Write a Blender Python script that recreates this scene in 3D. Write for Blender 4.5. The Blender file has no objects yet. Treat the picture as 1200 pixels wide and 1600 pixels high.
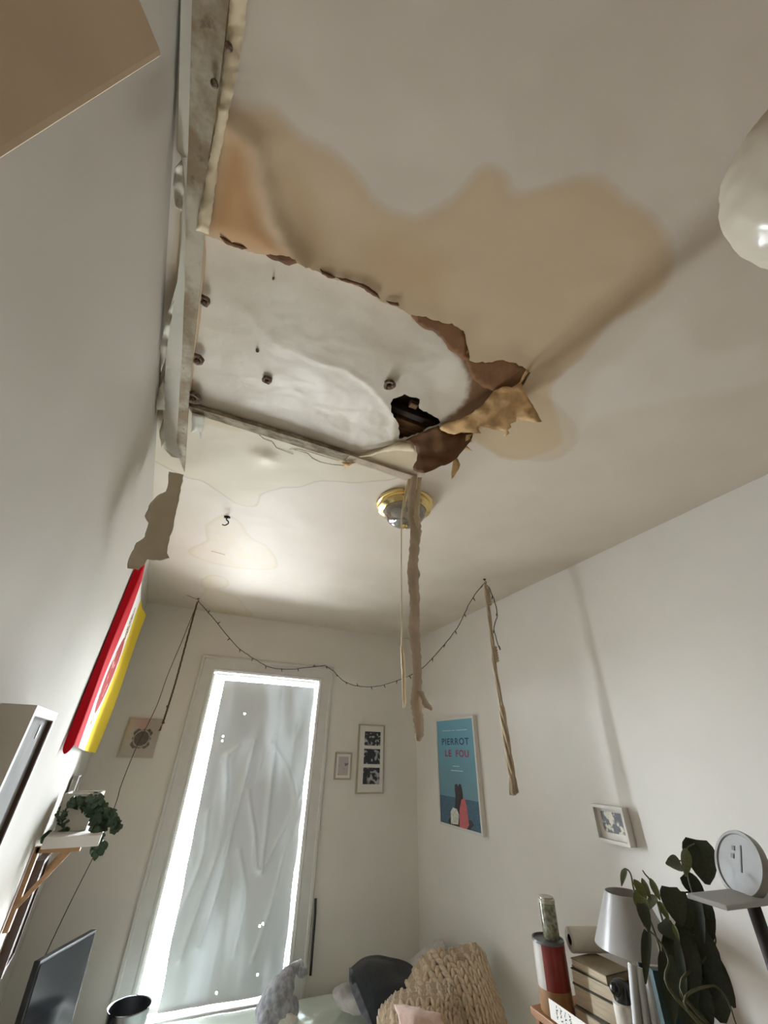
import bpy, bmesh, math, random
import numpy as np
from mathutils import Vector, Matrix, noise
from mathutils.geometry import delaunay_2d_cdt
random.seed(7)
scene = bpy.context.scene
COL = scene.collection
PI = math.pi

# ------------------------------------------------------------------ camera
EYE = 1.85                                   # camera height above the floor
F = 600.0                                    # focal length in pixels of a 1200 x 1600 frame
R = np.array([[0.91572553, 0.23332607, 0.32711726],
              [-0.40098135, 0.47858748, 0.7811325],
              [0.02570435, -0.84647089, 0.53181417]])
cam_data = bpy.data.cameras.new('camera')
cam = bpy.data.objects.new('camera', cam_data)
COL.objects.link(cam)
cam_data.sensor_fit = 'VERTICAL'
cam_data.sensor_height = 24.0
cam_data.lens = 24.0 * F / 1600.0
cam_data.clip_start = 0.01
cam.matrix_world = Matrix(((R[0, 0], -R[0, 1], -R[0, 2], 0), (R[1, 0], -R[1, 1], -R[1, 2], 0),
                           (R[2, 0], -R[2, 1], -R[2, 2], EYE), (0, 0, 0, 1)))
scene.camera = cam

# ------------------------------------------------------------------ exposure, sky, large lights
scene.view_settings.view_transform = 'Standard'
scene.view_settings.look = 'None'
scene.view_settings.gamma = 1.0
scene.view_settings.use_curve_mapping = False
scene.view_settings.exposure = 0.0
SKY = 480.0
world = bpy.data.worlds.new('overcast_sky')
scene.world = world
world.use_nodes = True
wn = world.node_tree.nodes; wl_ = world.node_tree.links           # overcast sky over darker ground
wc = wn.new('ShaderNodeTexCoord'); wsx = wn.new('ShaderNodeSeparateXYZ'); wl_.new(wc.outputs['Generated'], wsx.inputs[0])
wr = wn.new('ShaderNodeValToRGB'); wl_.new(wsx.outputs[2], wr.inputs[0])
wr.color_ramp.elements[0].position = 0.0; wr.color_ramp.elements[0].color = (.33, .34, .36, 1)
wr.color_ramp.elements[1].position = .12; wr.color_ramp.elements[1].color = (.90, .94, 1.05, 1)
wl_.new(wr.outputs[0], wn['Background'].inputs[0])
wn['Background'].inputs[1].default_value = SKY
scene.cycles.max_bounces = 10
scene.cycles.diffuse_bounces = 7
scene.cycles.sample_clamp_indirect = 6.0
YB = 3.6146                                  # face of the back wall
XR = 1.90                                    # face of the right wall
WX0, WX1, WZ0, WZ1 = 0.056, 0.946, -1.335, 0.535   # window opening (z from eye height)


def area(name, loc, rot, sx, sy, power, color, portal=False):
    d = bpy.data.lights.new(name, 'AREA')
    d.shape = 'RECTANGLE'; d.size = sx; d.size_y = sy; d.energy = power; d.color = color
    if portal:
        d.cycles.is_portal = True
    o = bpy.data.objects.new(name, d); COL.objects.link(o)
    o.location = loc; o.rotation_euler = rot
    return o


for nm, xa, xb, za, zb in (('daylight_portal_left', WX0, .19, WZ0, WZ1), ('daylight_portal_right', .83, WX1, WZ0, WZ1),
                           ('daylight_portal_top', .19, .83, .45, WZ1)):
    area(nm, ((xa + xb) / 2, YB + .088, (za + zb) / 2 + EYE), (-PI / 2, 0, 0), xb - xa, zb - za, 1, (1, 1, 1), True)
# added warm fill light behind the camera, stands for no known lamp
area('warm_fill_light', (-0.75, -0.62, 0.80 + EYE), (0, 0, 0), .5, .5, 3.0, (1.0, .70, .42))


# ------------------------------------------------------------------ pixel -> world points
def ray(px, py):
    return R @ np.array([px - 600.0, py - 800.0, F])


def W(v):
    return Vector((float(v[0]), float(v[1]), float(v[2]) + EYE))


def at_z(px, py, z): r = ray(px, py); return W(r * z / r[2])
def at_y(px, py, y): r = ray(px, py); return W(r * y / r[1])
def at_x(px, py, x): r = ray(px, py); return W(r * x / r[0])
def at_left(px, py, off=0.0):
    r = ray(px, py); return W(r * (-.265 + off) / (r[0] + .087 * r[1]))


def wall_x(y): return -.265 - .087 * y


# ------------------------------------------------------------------ materials
def lin(c):
    return tuple((v / 255 / 12.92) if v / 255 <= .04045 else ((v / 255 + .055) / 1.055) ** 2.4 for v in c) + (1,)


class NT:
    def __init__(s, name):
        s.m = bpy.data.materials.new(name); s.m.use_nodes = True
        s.t = s.m.node_tree; s.b = s.t.nodes['Principled BSDF']; s.out = s.t.nodes['Material Output']

    def n(s, typ, ins=None, **kw):
        q = s.t.nodes.new(typ)
        for k, v in kw.items(): setattr(q, k, v)
        for k, v in (ins or {}).items():
            if hasattr(v, 'bl_idname') or isinstance(v, bpy.types.NodeSocket): s.t.links.new(v, q.inputs[k])
            else: q.inputs[k].default_value = v
        return q

    def l(s, a, b): s.t.links.new(a, b)

    def attr(s, nm): return s.n('ShaderNodeAttribute', attribute_name=nm).outputs['Fac']

    def noise(s, scale, detail=3, rough=.5, coord='Object', stretch=None):
        c = s.n('ShaderNodeTexCoord').outputs[coord]
        if stretch: c = s.n('ShaderNodeMapping', {0: c, 'Scale': stretch}).outputs[0]
        return s.n('ShaderNodeTexNoise', {'Vector': c, 'Scale': scale, 'Detail': detail, 'Roughness': rough}).outputs['Fac']

    def math(s, op, a, b=0.0, clamp=False):
        return s.n('ShaderNodeMath', {0: a, 1: b}, operation=op, use_clamp=clamp).outputs[0]

    def ss(s, v, lo, hi, a=0.0, b=1.0):
        return s.n('ShaderNodeMapRange', {0: v, 1: lo, 2: hi, 3: a, 4: b}, interpolation_type='SMOOTHSTEP').outputs[0]

    def mix(s, f, a, b, mode='MIX'):
        q = s.t.nodes.new('ShaderNodeMix'); q.data_type = 'RGBA'; q.blend_type = mode
        for i, v in ((0, f), (6, a), (7, b)):
            if isinstance(v, bpy.types.NodeSocket): s.t.links.new(v, q.inputs[i])
            else: q.inputs[i].default_value = v
        return q.outputs[2]

    def col(s, v): s.l(v, s.b.inputs['Base Color']); return s

    def bump(s, h, strength=.3, dist=.01):
        b = s.n('ShaderNodeBump', {'Height': h, 'Strength': strength, 'Distance': dist})
        s.l(b.outputs[0], s.b.inputs['Normal']); return s


def mat(name, rgb, rough=.6, metal=0.0, var=.12, scale=12, bump=0.0, bscale=60, coat=0.0, stretch=None, spec=None, sheen=0):
    t = NT(name); c = lin(rgb)
    dark = tuple(v * (1 - var) for v in c[:3]) + (1,); lite = tuple(min(1, v * (1 + var)) for v in c[:3]) + (1,)
    f = t.ss(t.noise(scale, 4, .55, stretch=stretch), .3, .7)
    t.col(t.mix(f, dark, lite))
    t.b.inputs['Roughness'].default_value = rough; t.b.inputs['Metallic'].default_value = metal
    t.b.inputs['Coat Weight'].default_value = coat
    if sheen: t.b.inputs['Sheen Weight'].default_value = sheen
    if spec is not None: t.b.inputs['Specular IOR Level'].default_value = spec
    if bump: t.bump(t.noise(bscale, 3), bump, .004)
    return t.m


def translucent(name, rgb, trans=.4, rough=.5, rgb_t=None):
    t = NT(name)
    d = t.n('ShaderNodeBsdfDiffuse', {'Color': lin(rgb)}); tr = t.n('ShaderNodeBsdfTranslucent', {'Color': lin(rgb_t or rgb)})
    g = t.n('ShaderNodeBsdfGlossy', {'Roughness': rough * .6, 'Color': (1, 1, 1, 1)})
    a = t.n('ShaderNodeMixShader', {0: trans, 1: d.outputs[0], 2: tr.outputs[0]})
    b = t.n('ShaderNodeMixShader', {0: .05, 1: a.outputs[0], 2: g.outputs[0]})
    t.l(b.outputs[0], t.out.inputs[0])
    return t.m


M = {}
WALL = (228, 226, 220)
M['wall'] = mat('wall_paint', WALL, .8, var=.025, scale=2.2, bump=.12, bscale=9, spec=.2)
M['wall_left'] = mat('wall_paint_left_shaded', (197, 193, 184), .85, var=.03, scale=1.6, bump=.3, bscale=3.5, spec=.08)  # same paint as the other walls, darkened to imitate the dimmer light here
M['wall_dark'] = mat('entry_wall_paint', (104, 86, 66), .8, var=.04, scale=3)
M['white'] = mat('white_gloss_paint', (232, 232, 228), .35, var=.02)
M['casing'] = mat('window_casing_paint', (214, 214, 210), .4, var=.03)
M['floor'] = mat('floor_boards', (196, 184, 166), .45, var=.12, scale=5, stretch=(1, .1, 1))
M['door'] = mat('door_paint', (226, 206, 178), .5, var=.04)
M['brass'] = mat('polished_brass', (228, 204, 142), .16, 1.0, var=.06)
M['brown_paper'] = mat('brown_torn_paper', (112, 76, 42), .85, var=.16, scale=18, bump=.4, bscale=60)
M['dark_paper'] = mat('dark_torn_paper', (98, 63, 32), .85, var=.15, scale=14, bump=.4, bscale=50)
M['tan_paper'] = mat('tan_torn_paper', (200, 164, 116), .85, var=.2, scale=20, bump=.5, bscale=70)
M['cream_paper'] = mat('cream_paper', (206, 190, 160), .8, var=.08, scale=20)
M['tape'] = mat('hanging_joint_tape', (192, 176, 156), .85, var=.12, scale=14, bump=.6, bscale=70)
M['peel'] = mat('peeled_wall_paper', (178, 165, 146), .85, var=.06, scale=9)
M['wood_dark'] = mat('wet_dark_wood', (46, 30, 18), .55, var=.4, scale=16, stretch=(1, 6, 1), bump=.5)
M['lath'] = mat('lath_wood', (120, 88, 56), .7, var=.4, scale=18, stretch=(1, 5, 1), bump=.5)
M['black'] = mat('black_plastic', (24, 24, 26), .5, var=.2)
M['wire'] = mat('dark_green_wire', (52, 47, 38), .55, var=.2)
M['twine'] = mat('brown_twine', (84, 64, 44), .9, var=.25, scale=120)
M['macrame'] = mat('cotton_cord', (176, 160, 134), .9, var=.2, scale=90, stretch=(1, 1, .2))
M['iron'] = mat('hook_iron', (40, 36, 32), .4, .7)
M['rust'] = mat('rusty_plaster_hole', (112, 90, 72), .9, var=.75, scale=120, bump=1, bscale=120)
M['bracket'] = mat('pine_bracket', (176, 138, 100), .6, var=.12, scale=14, stretch=(1, 1, 6))
M['dark_wood'] = mat('dark_frame_wood', (66, 46, 36), .5, var=.3, scale=16, stretch=(1, 1, .2))
M['grey_wood'] = mat('grey_frame', (140, 134, 128), .6, var=.15, scale=30)
M['leaf_ivy'] = mat('ivy_leaf', (48, 70, 48), .45, var=.3, scale=30)
M['leaf_dark'] = mat('dark_leaf', (34, 44, 24), .4, var=.3, scale=14)
M['leaf'] = mat('olive_leaf', (84, 92, 46), .4, var=.35, scale=14)
M['stem'] = mat('plant_stem', (74, 74, 44), .6, var=.2)
M['pot_grey'] = mat('stone_planter', (188, 184, 172), .7, var=.06, scale=20)
M['soil'] = mat('soil', (38, 30, 24), .95, var=.4, scale=60)
M['screen'] = mat('tv_screen', (10, 12, 15), .16, var=.02, spec=.5)
M['steel'] = mat('brushed_steel', (150, 152, 152), .25, 1.0, var=.06)
M['bag'] = mat('dark_bin_liner', (40, 42, 44), .35, var=.1)
M['navy'] = mat('navy_fleece', (22, 26, 32), .9, var=.25, scale=30, bump=.5, sheen=.15)
M['grey_fleece'] = mat('grey_fleece', (184, 182, 180), .95, var=.1, scale=30, bump=.5, sheen=.3)
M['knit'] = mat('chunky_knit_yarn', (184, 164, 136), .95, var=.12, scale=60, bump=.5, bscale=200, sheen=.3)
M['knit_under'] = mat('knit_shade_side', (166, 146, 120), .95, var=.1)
M['pink'] = mat('pink_fleece', (206, 178, 164), .95, var=.1, scale=40, bump=.4, sheen=.3)
M['plush'] = mat('grey_plush_fur', (150, 150, 156), .95, var=.4, scale=26, bump=.9, bscale=110, sheen=.5)
M['plush_pale'] = mat('pale_plush_fur', (214, 212, 206), .95, var=.12, scale=40, bump=.8, bscale=120, sheen=.5)
M['sheet'] = mat('mint_bed_sheet', (226, 238, 228), .85, var=.04, scale=8)
M['mattress'] = mat('mattress_ticking', (220, 218, 210), .8)
M['bed_wood'] = mat('bed_frame_wood', (150, 112, 76), .5, var=.2, scale=10, stretch=(.2, 1, 1))
M['orange_wood'] = mat('orange_pine', (156, 108, 66), .45, var=.2, scale=14, stretch=(1, .15, 1))
M['red_tin'] = mat('red_tin', (122, 28, 26), .35, var=.1, coat=.4)
M['tin_label'] = mat('pale_tin_label', (190, 186, 180), .45, var=.1)
M['tin_brown'] = mat('brown_tin', (150, 112, 76), .5, var=.15)
M['tin_lid'] = mat('grey_tin_lid', (110, 112, 116), .3, .5)
M['jar'] = mat('herb_filled_glass', (120, 120, 98), .12, var=.55, scale=70, coat=.6)
M['jar_cap'] = mat('clear_jar_cap', (176, 174, 160), .15, var=.1, coat=.5)
M['pages'] = mat('book_pages', (190, 176, 152), .9, var=.12, scale=160, stretch=(.1, .1, 1))
M['cover_dark'] = mat('book_cover_dark', (58, 54, 42), .6, var=.15)
M['cover_olive'] = mat('book_cover_olive', (78, 72, 50), .6, var=.15)
M['cover_grey'] = mat('book_cover_grey', (120, 114, 100), .6, var=.12)
M['cover_tan'] = mat('book_cover_tan', (150, 136, 112), .6, var=.12)
M['paper'] = mat('white_paper', (226, 224, 218), .8, var=.03)
M['paper_roll'] = mat('paper_towel', (200, 194, 182), .9, var=.05, bump=.3, bscale=120)
M['ink'] = mat('black_ink', (40, 40, 48), .7)
M['shade'] = translucent('milky_lampshade', (176, 174, 170), .35)
M['tube_grey'] = mat('grey_card_tube', (168, 168, 166), .6, var=.08)
M['bottle_black'] = mat('black_bottle', (18, 16, 16), .25, var=.1)
M['bottle_white'] = mat('white_bottle_label', (176, 170, 158), .5, var=.12, scale=40)
M['teal'] = mat('dark_teal_card', (24, 52, 56), .5, var=.2)
M['tube_dark'] = mat('grey_mark', (112, 112, 112), .6)
M['disc'] = mat('pale_disc_plastic', (146, 146, 144), .4, var=.05)
M['acrylic'] = translucent('frosted_acrylic', (190, 190, 188), .45, .25)
M['pole'] = mat('dark_pole', (48, 40, 38), .45, var=.15)
M['lantern'] = translucent('pale_lantern_paper', (214, 206, 190), .25, .4)
M['mat_board'] = mat('picture_mount', (224, 222, 216), .8, var=.02)
M['frame_white'] = mat('white_frame', (216, 214, 208), .6, var=.03, spec=.2)
M['frame_silver'] = mat('champagne_frame', (176, 166, 148), .35, .3, var=.08)


def glassy(name, tint, gloss=.12, rough=.02, base=None, opac=0.0):
    t = NT(name)
    tr = t.n('ShaderNodeBsdfTransparent', {'Color': lin(tint)}); g = t.n('ShaderNodeBsdfGlossy', {'Roughness': rough, 'Color': (1, 1, 1, 1)})
    x = tr.outputs[0]
    if base:
        d = t.n('ShaderNodeBsdfDiffuse', {'Color': lin(base)})
        x = t.n('ShaderNodeMixShader', {0: opac, 1: x, 2: d.outputs[0]}).outputs[0]
    fr = t.n('ShaderNodeFresnel', {'IOR': 1.5}).outputs[0]
    k = t.math('ADD', t.math('MULTIPLY', fr, .9), gloss * .5, True)
    t.l(t.n('ShaderNodeMixShader', {0: k, 1: x, 2: g.outputs[0]}).outputs[0], t.out.inputs[0])
    return t.m


M['pane'] = glassy('window_glass', (250, 252, 250), .02)
M['bowl'] = glassy('ribbed_bowl_glass', (200, 196, 186), .25, .08, (150, 142, 128), .45)
M['frame_acrylic'] = glassy('clear_frame_acrylic', (250, 246, 240), .04, .1, (214, 204, 188), .3)


# ------------------------------------------------------------------ mesh helpers
ORIGIN = {}


class MB:
    def __init__(s): s.v = []; s.f = []; s.mi = []

    def add(s, vs, fs, mi=0):
        o = len(s.v); s.v += [Vector(p) for p in vs]; s.f += [tuple(i + o for i in f) for f in fs]; s.mi += [mi] * len(fs); return s

    def box(s, c, size, u=None, v=None, w=None, mi=0, bev=0.0):
        u = Vector(u or (1, 0, 0)); v = Vector(v or (0, 1, 0)); w = Vector(w or (0, 0, 1)); c = Vector(c)
        a, b, d = (x / 2 for x in size)
        if bev <= 0:
            P = [c + u * (sx * a) + v * (sy * b) + w * (sz * d) for sz in (-1, 1) for sy in (-1, 1) for sx in (-1, 1)]
            return s.add(P, [(0, 2, 3, 1), (4, 5, 7, 6), (0, 1, 5, 4), (2, 6, 7, 3), (0, 4, 6, 2), (1, 3, 7, 5)], mi)
        bm = bmesh.new(); bmesh.ops.create_cube(bm, size=1.0)
        for q in bm.verts: q.co = Vector((q.co.x * size[0], q.co.y * size[1], q.co.z * size[2]))
        bmesh.ops.bevel(bm, geom=list(bm.edges), offset=bev, segments=2, affect='EDGES', profile=.6)
        bm.verts.index_update()
        s.add([c + u * q.co.x + v * q.co.y + w * q.co.z for q in bm.verts], [tuple(q.index for q in f.verts) for f in bm.faces], mi)
        bm.free(); return s

    def tube(s, path, rad, n=8, mi=0, caps=True):
        path = [Vector(p) for p in path]; m = len(path)
        rs = rad if isinstance(rad, (list, tuple)) else [rad] * m
        t0 = (path[1] - path[0]).normalized()
        ref = Vector((0, 0, 1)) if abs(t0.z) < .9 else Vector((1, 0, 0))
        a = t0.cross(ref).normalized(); V = []; Fc = []
        for i, p in enumerate(path):
            t = (path[min(i + 1, m - 1)] - path[max(i - 1, 0)]).normalized()
            a = (a - t * a.dot(t)).normalized(); b = t.cross(a)
            for k in range(n):
                an = 2 * PI * k / n; V.append(p + (a * math.cos(an) + b * math.sin(an)) * rs[i])
        for i in range(m - 1):
            for k in range(n):
                k2 = (k + 1) % n; Fc.append((i * n + k, i * n + k2, (i + 1) * n + k2, (i + 1) * n + k))
        if caps: Fc.append(tuple(range(n - 1, -1, -1))); Fc.append(tuple((m - 1) * n + k for k in range(n)))
        return s.add(V, Fc, mi)

    def lathe(s, c, prof, n=32, axis=(0, 0, 1), mi=0, ripple=None, close=False):
        c = Vector(c); w = Vector(axis).normalized(); ref = Vector((0, 0, 1)) if abs(w.z) < .9 else Vector((1, 0, 0))
        u = w.cross(ref).normalized(); v = w.cross(u); V = []; Fc = []; m = len(prof)
        for r, h in prof:
            for k in range(n):
                an = 2 * PI * k / n; rr = r * (1 + ripple(an, h) if ripple else 1)
                V.append(c + w * h + (u * math.cos(an) + v * math.sin(an)) * rr)
        for i in range(m - 1 + (1 if close else 0)):
            j = (i + 1) % m
            for k in range(n):
                k2 = (k + 1) % n; Fc.append((i * n + k, i * n + k2, j * n + k2, j * n + k))
        return s.add(V, Fc, mi)

    def ball(s, c, r, n=12, m=8, mi=0, sq=(1, 1, 1), wob=0.0, ws=8):
        c = Vector(c); V = []; Fc = []
        for i in range(m + 1):
            th = PI * i / m
            for k in range(n):
                an = 2 * PI * k / n
                d = Vector((math.sin(th) * math.cos(an), math.sin(th) * math.sin(an), math.cos(th)))
                rr = r * (1 + (wob * noise.noise((c + d * r) * ws) if wob else 0))
                V.append(c + Vector((d.x * sq[0], d.y * sq[1], d.z * sq[2])) * rr)
        for i in range(m):
            for k in range(n):
                k2 = (k + 1) % n; Fc.append((i * n + k, (i + 1) * n + k, (i + 1) * n + k2, i * n + k2))
        return s.add(V, Fc, mi)

    def grid(s, fn, nu, nv, mi=0, skip=None):
        V = [fn(i / nu, j / nv) for j in range(nv + 1) for i in range(nu + 1)]
        Fc = [(j * (nu + 1) + i, j * (nu + 1) + i + 1, (j + 1) * (nu + 1) + i + 1, (j + 1) * (nu + 1) + i)
              for j in range(nv) for i in range(nu) if not (skip and (i, j) in skip)]
        return s.add(V, Fc, mi)

    def build(s, name, mats, parent=None, smooth=False, merge=False):
        og = ORIGIN.get(parent.name, Vector()) if parent else Vector()
        me = bpy.data.meshes.new(name)
        me.from_pydata([tuple(p - og) for p in s.v], [], s.f)
        mats = mats if isinstance(mats, (list, tuple)) else [mats]
        for m in mats: me.materials.append(M[m] if isinstance(m, str) else m)
        if len(mats) > 1: me.polygons.foreach_set('material_index', s.mi)
        bm = bmesh.new(); bm.from_mesh(me)
        bmesh.ops.remove_doubles(bm, verts=bm.verts, dist=1e-6)
        bmesh.ops.recalc_face_normals(bm, faces=bm.faces); bm.to_mesh(me); bm.free()
        if smooth:
            me.polygons.foreach_set('use_smooth', [True] * len(me.polygons))
            if smooth is not True: me.set_sharp_from_angle(angle=math.radians(smooth))
        o = bpy.data.objects.new(name, me); COL.objects.link(o)
        if parent: o.parent = parent; ORIGIN[o.name] = og
        return o


def tag(o, label, cat, group=None, kind=None):
    o['label'] = label; o['category'] = cat
    if group: o['group'] = group
    if kind: o['kind'] = kind
    return o


def thing(name, label, cat, loc, group=None):
    o = bpy.data.objects.new(name, None); COL.objects.link(o); o.location = loc; o.empty_display_size = .05
    ORIGIN[o.name] = Vector(loc)
    return tag(o, label, cat, group)


def struct(mb, name, m, parent=None, smooth=False):
    o = mb.build(name, m, parent, smooth)
    if not parent: o['kind'] = 'structure'
    return o


def solid(o, th, off=-1.0):
    q = o.modifiers.new('thickness', 'SOLIDIFY'); q.thickness = th; q.offset = off; return o


def subsurf(o, lv=1):
    q = o.modifiers.new('round', 'SUBSURF'); q.levels = lv; q.render_levels = lv; return o


def spline(pts, n):
    """Catmull-Rom through pts, n samples per span."""
    p = [Vector(q) for q in pts]; p = [p[0] * 2 - p[1]] + p + [p[-1] * 2 - p[-2]]; out = []
    for i in range(1, len(p) - 2):
        for k in range(n):
            t = k / n; a, b, c, d = p[i - 1], p[i], p[i + 1], p[i + 2]
            out.append(.5 * (2 * b + (c - a) * t + (2 * a - 5 * b + 4 * c - d) * t * t + (3 * b - a - 3 * c + d) * t ** 3))
    out.append(p[-2]); return out


def cr(p, t):
    n = len(p) - 1; x = min(max(t * n, 0), n - 1e-6); i = int(x); t = x - i
    g = lambda k: p[k] if 0 <= k <= n else (p[0] * 2 - p[1] if k < 0 else p[n] * 2 - p[n - 1])
    a, b, c, d = g(i - 1), g(i), g(i + 1), g(i + 2)
    return .5 * (2 * b + (c - a) * t + (2 * a - 5 * b + 4 * c - d) * t * t + (3 * b - a - 3 * c + d) * t ** 3)


def patch(ctrl):
    return lambda u, v: cr([cr(row, u) for row in ctrl], v)


def inside(poly, x, y):
    """Even-odd test, arrays."""
    x = np.asarray(x); y = np.asarray(y); r = np.zeros(x.shape, bool); n = len(poly)
    for i in range(n):
        x1, y1 = poly[i]; x2, y2 = poly[(i + 1) % n]
        if y1 == y2: continue
        c = ((y1 > y) != (y2 > y)) & (x < (x2 - x1) * (y - y1) / (y2 - y1) + x1)
        r ^= c
    return r


def segdist(poly, x, y, closed=True):
    x = np.asarray(x, float); y = np.asarray(y, float); d = np.full(x.shape, 9.0); n = len(poly)
    for i in range(n if closed else n - 1):
        x1, y1 = poly[i]; x2, y2 = poly[(i + 1) % n]; dx, dy = x2 - x1, y2 - y1
        t = np.clip(((x - x1) * dx + (y - y1) * dy) / (dx * dx + dy * dy + 1e-12), 0, 1)
        d = np.minimum(d, np.hypot(x - x1 - t * dx, y - y1 - t * dy))
    return d


def sdf(poly, x, y): return np.where(inside(poly, x, y), 1, -1) * segdist(poly, x, y)


def smooth_line(pts, n=4):
    return [(p.x, p.y) for p in spline([(a, b, 0) for a, b in pts], n)]


def rag(pts, amp, step, seed=0, closed=True):
    """Ragged version of a 2-D outline."""
    rnd = random.Random(seed); out = []; n = len(pts)
    for i in range(n if closed else n - 1):
        a = Vector(pts[i]); b = Vector(pts[(i + 1) % n]); L = (b - a).length; k = max(1, int(L / step))
        nm = Vector((-(b - a).y, (b - a).x)); nm = nm / max(L, 1e-6)
        for j in range(k):
            q = a.lerp(b, j / k)
            if j: q = q + nm * rnd.uniform(-amp, amp)
            out.append((q.x, q.y))
    if not closed: out.append(tuple(pts[-1]))
    return out


def cdt(outlines, pts, keep):
    """Triangulate: outlines are closed 2-D loops kept as edges; keep(x, y) chooses triangles by centroid."""
    V = []; E = []
    for o in outlines:
        k = len(V); V += [Vector(p) for p in o]; E += [(k + i, k + (i + 1) % len(o)) for i in range(len(o))]
    V += [Vector(p) for p in pts]
    v, e, f, _, _, _ = delaunay_2d_cdt(V, E, [], 0, 1e-6)
    xy = np.array([(p.x, p.y) for p in v]); f = np.array([tuple(q) for q in f])
    c = xy[f].mean(axis=1); f = f[keep(c[:, 0], c[:, 1])]
    return xy, [tuple(int(i) for i in q) for q in f]


def sheet(name, outline_px, m, parent, zfn, thick=.0015, step=6, jag=1.0, seed=1, curl=.004):
    """A torn paper piece hanging at the ceiling: outline in ceiling pixels, zfn(px, py) its height."""
    o = rag(outline_px, jag, 5, seed)
    xs = [p[0] for p in o]; ys = [p[1] for p in o]
    g = [(x, y) for x in np.arange(min(xs) + 2, max(xs), step) for y in np.arange(min(ys) + 2, max(ys), step)]
    g = np.array(g) if g else np.zeros((0, 2))
    if len(g):
        ok = inside(o, g[:, 0], g[:, 1]) & (segdist(o, g[:, 0], g[:, 1]) > step * .5); g = g[ok]
    xy, fs = cdt([o], [tuple(p) for p in g], lambda x, y: inside(o, x, y))
    vs = []
    for px, py in xy:
        z = zfn(px, py); z += curl * noise.noise(Vector((px * .06, py * .06, seed)))
        vs.append(at_z(px, py, min(z, .999)))
    ob = MB().add(vs, fs).build(name, m, parent, smooth=True)
    return solid(ob, thick, 0)


def leaf_mesh(name, m, fold=.25, curl=.35, shape='oval'):
    V = []; Fc = []; n = 6
    for i in range(n + 1):
        t = i / n
        w = {'oval': math.sin(PI * min(1, t * .96 + .02)) ** .75 * .5, 'heart': (math.sin(PI * min(1, .12 + t * .86)) ** .6) * .5 * (1.1 - .35 * t),
             'ivy': [.12, .5, .42, .5, .26, .14, .02][i]}[shape]
        z = -curl * t * t
        V += [(-w, t, z + fold * w), (0, t, z), (w, t, z + fold * w)]
    for i in range(n):
        for k in (0, 1): Fc.append((i * 3 + k, i * 3 + k + 1, i * 3 + k + 4, i * 3 + k + 3))
    me = bpy.data.meshes.new(name); me.from_pydata(V, [], Fc); me.materials.append(M[m])
    me.polygons.foreach_set('use_smooth', [True] * len(me.polygons)); return me


def put_leaf(me, parent, base, tip, width, facing, name='leaf'):
    d = tip - base; L = d.length; y = d.normalized(); z = facing - y * facing.dot(y)
    z = z.normalized() if z.length > 1e-4 else Vector((0, 0, 1)); x = y.cross(z)
    o = bpy.data.objects.new(name, me); COL.objects.link(o); o.parent = parent
    b = base - ORIGIN[parent.name]
    o.matrix_local = Matrix(((x.x * width, y.x * L, z.x * L, b.x), (x.y * width, y.y * L, z.y * L, b.y), (x.z * width, y.z * L, z.z * L, b.z), (0, 0, 0, 1)))
    return o


# ------------------------------------------------------------------ room shell
FL = -EYE
HX, HY = -1.3, -1.05                          # entry side behind the camera
mb = MB(); mb.box((.3, 1.3, FL - .03 + EYE), (3.6, 5.2, .06)); struct(mb, 'floor', 'floor')

back = MB(); T = .09; zt, zb = 1.09, FL
for x0, x1, z0, z1 in ((-.75, WX0, zb, zt), (WX1, XR + .1, zb, zt), (WX0, WX1, WZ1, zt), (WX0, WX1, zb, WZ0)):
    back.box(((x0 + x1) / 2, YB + T / 2, (z0 + z1) / 2 + EYE), (x1 - x0, T, z1 - z0))
struct(back, 'wall_back', 'wall')
rw = MB(); rw.box((XR + .05, 1.3, (zt + zb) / 2 + EYE), (.1, 4.9, zt - zb)); struct(rw, 'wall_right', 'wall')


def left_fn(u, v):
    y = -.05 + (YB + .05) * u; z = FL + (zt - FL) * v
    p = Vector((wall_x(y), y, z + EYE))
    b = .006 * noise.noise(Vector((y * 1.3, z * 1.3, 3))) + .002 * noise.noise(Vector((y * 5, z * 5, 9)))
    b += .012 * math.exp(-((z - .86) / .1) ** 2) * max(0, math.sin(y * 2.1)) * (1 if .3 < y < 2.6 else 0)
    p.x += b if v < .985 else 0
    return p


lw = MB(); lw.grid(left_fn, 120, 90)
lw.box(((wall_x(-.05) + wall_x(YB)) / 2 - .075, (YB - .05) / 2, (zt + zb) / 2 + EYE), (.1, 3.67, zt - zb), u=(1, .0867, 0), v=(-.0867, .9962, 0))
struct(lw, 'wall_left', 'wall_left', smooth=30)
fw = MB(); fw.box((.3, HY - .05, (zt + zb) / 2 + EYE), (3.4, .1, zt - zb)); struct(fw, 'wall_front', 'wall_dark')
hw = MB(); hw.box((HX - .05, -.5, (zt + zb) / 2 + EYE), (.1, 1.1, zt - zb))
hw.box(((HX + wall_x(-.05)) / 2 - .05, -.0 + .0, (zt + zb) / 2 + EYE), (abs(HX - wall_x(-.05)) - .12, .1, zt - zb)); struct(hw, 'wall_entry', 'wall_dark')

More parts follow.
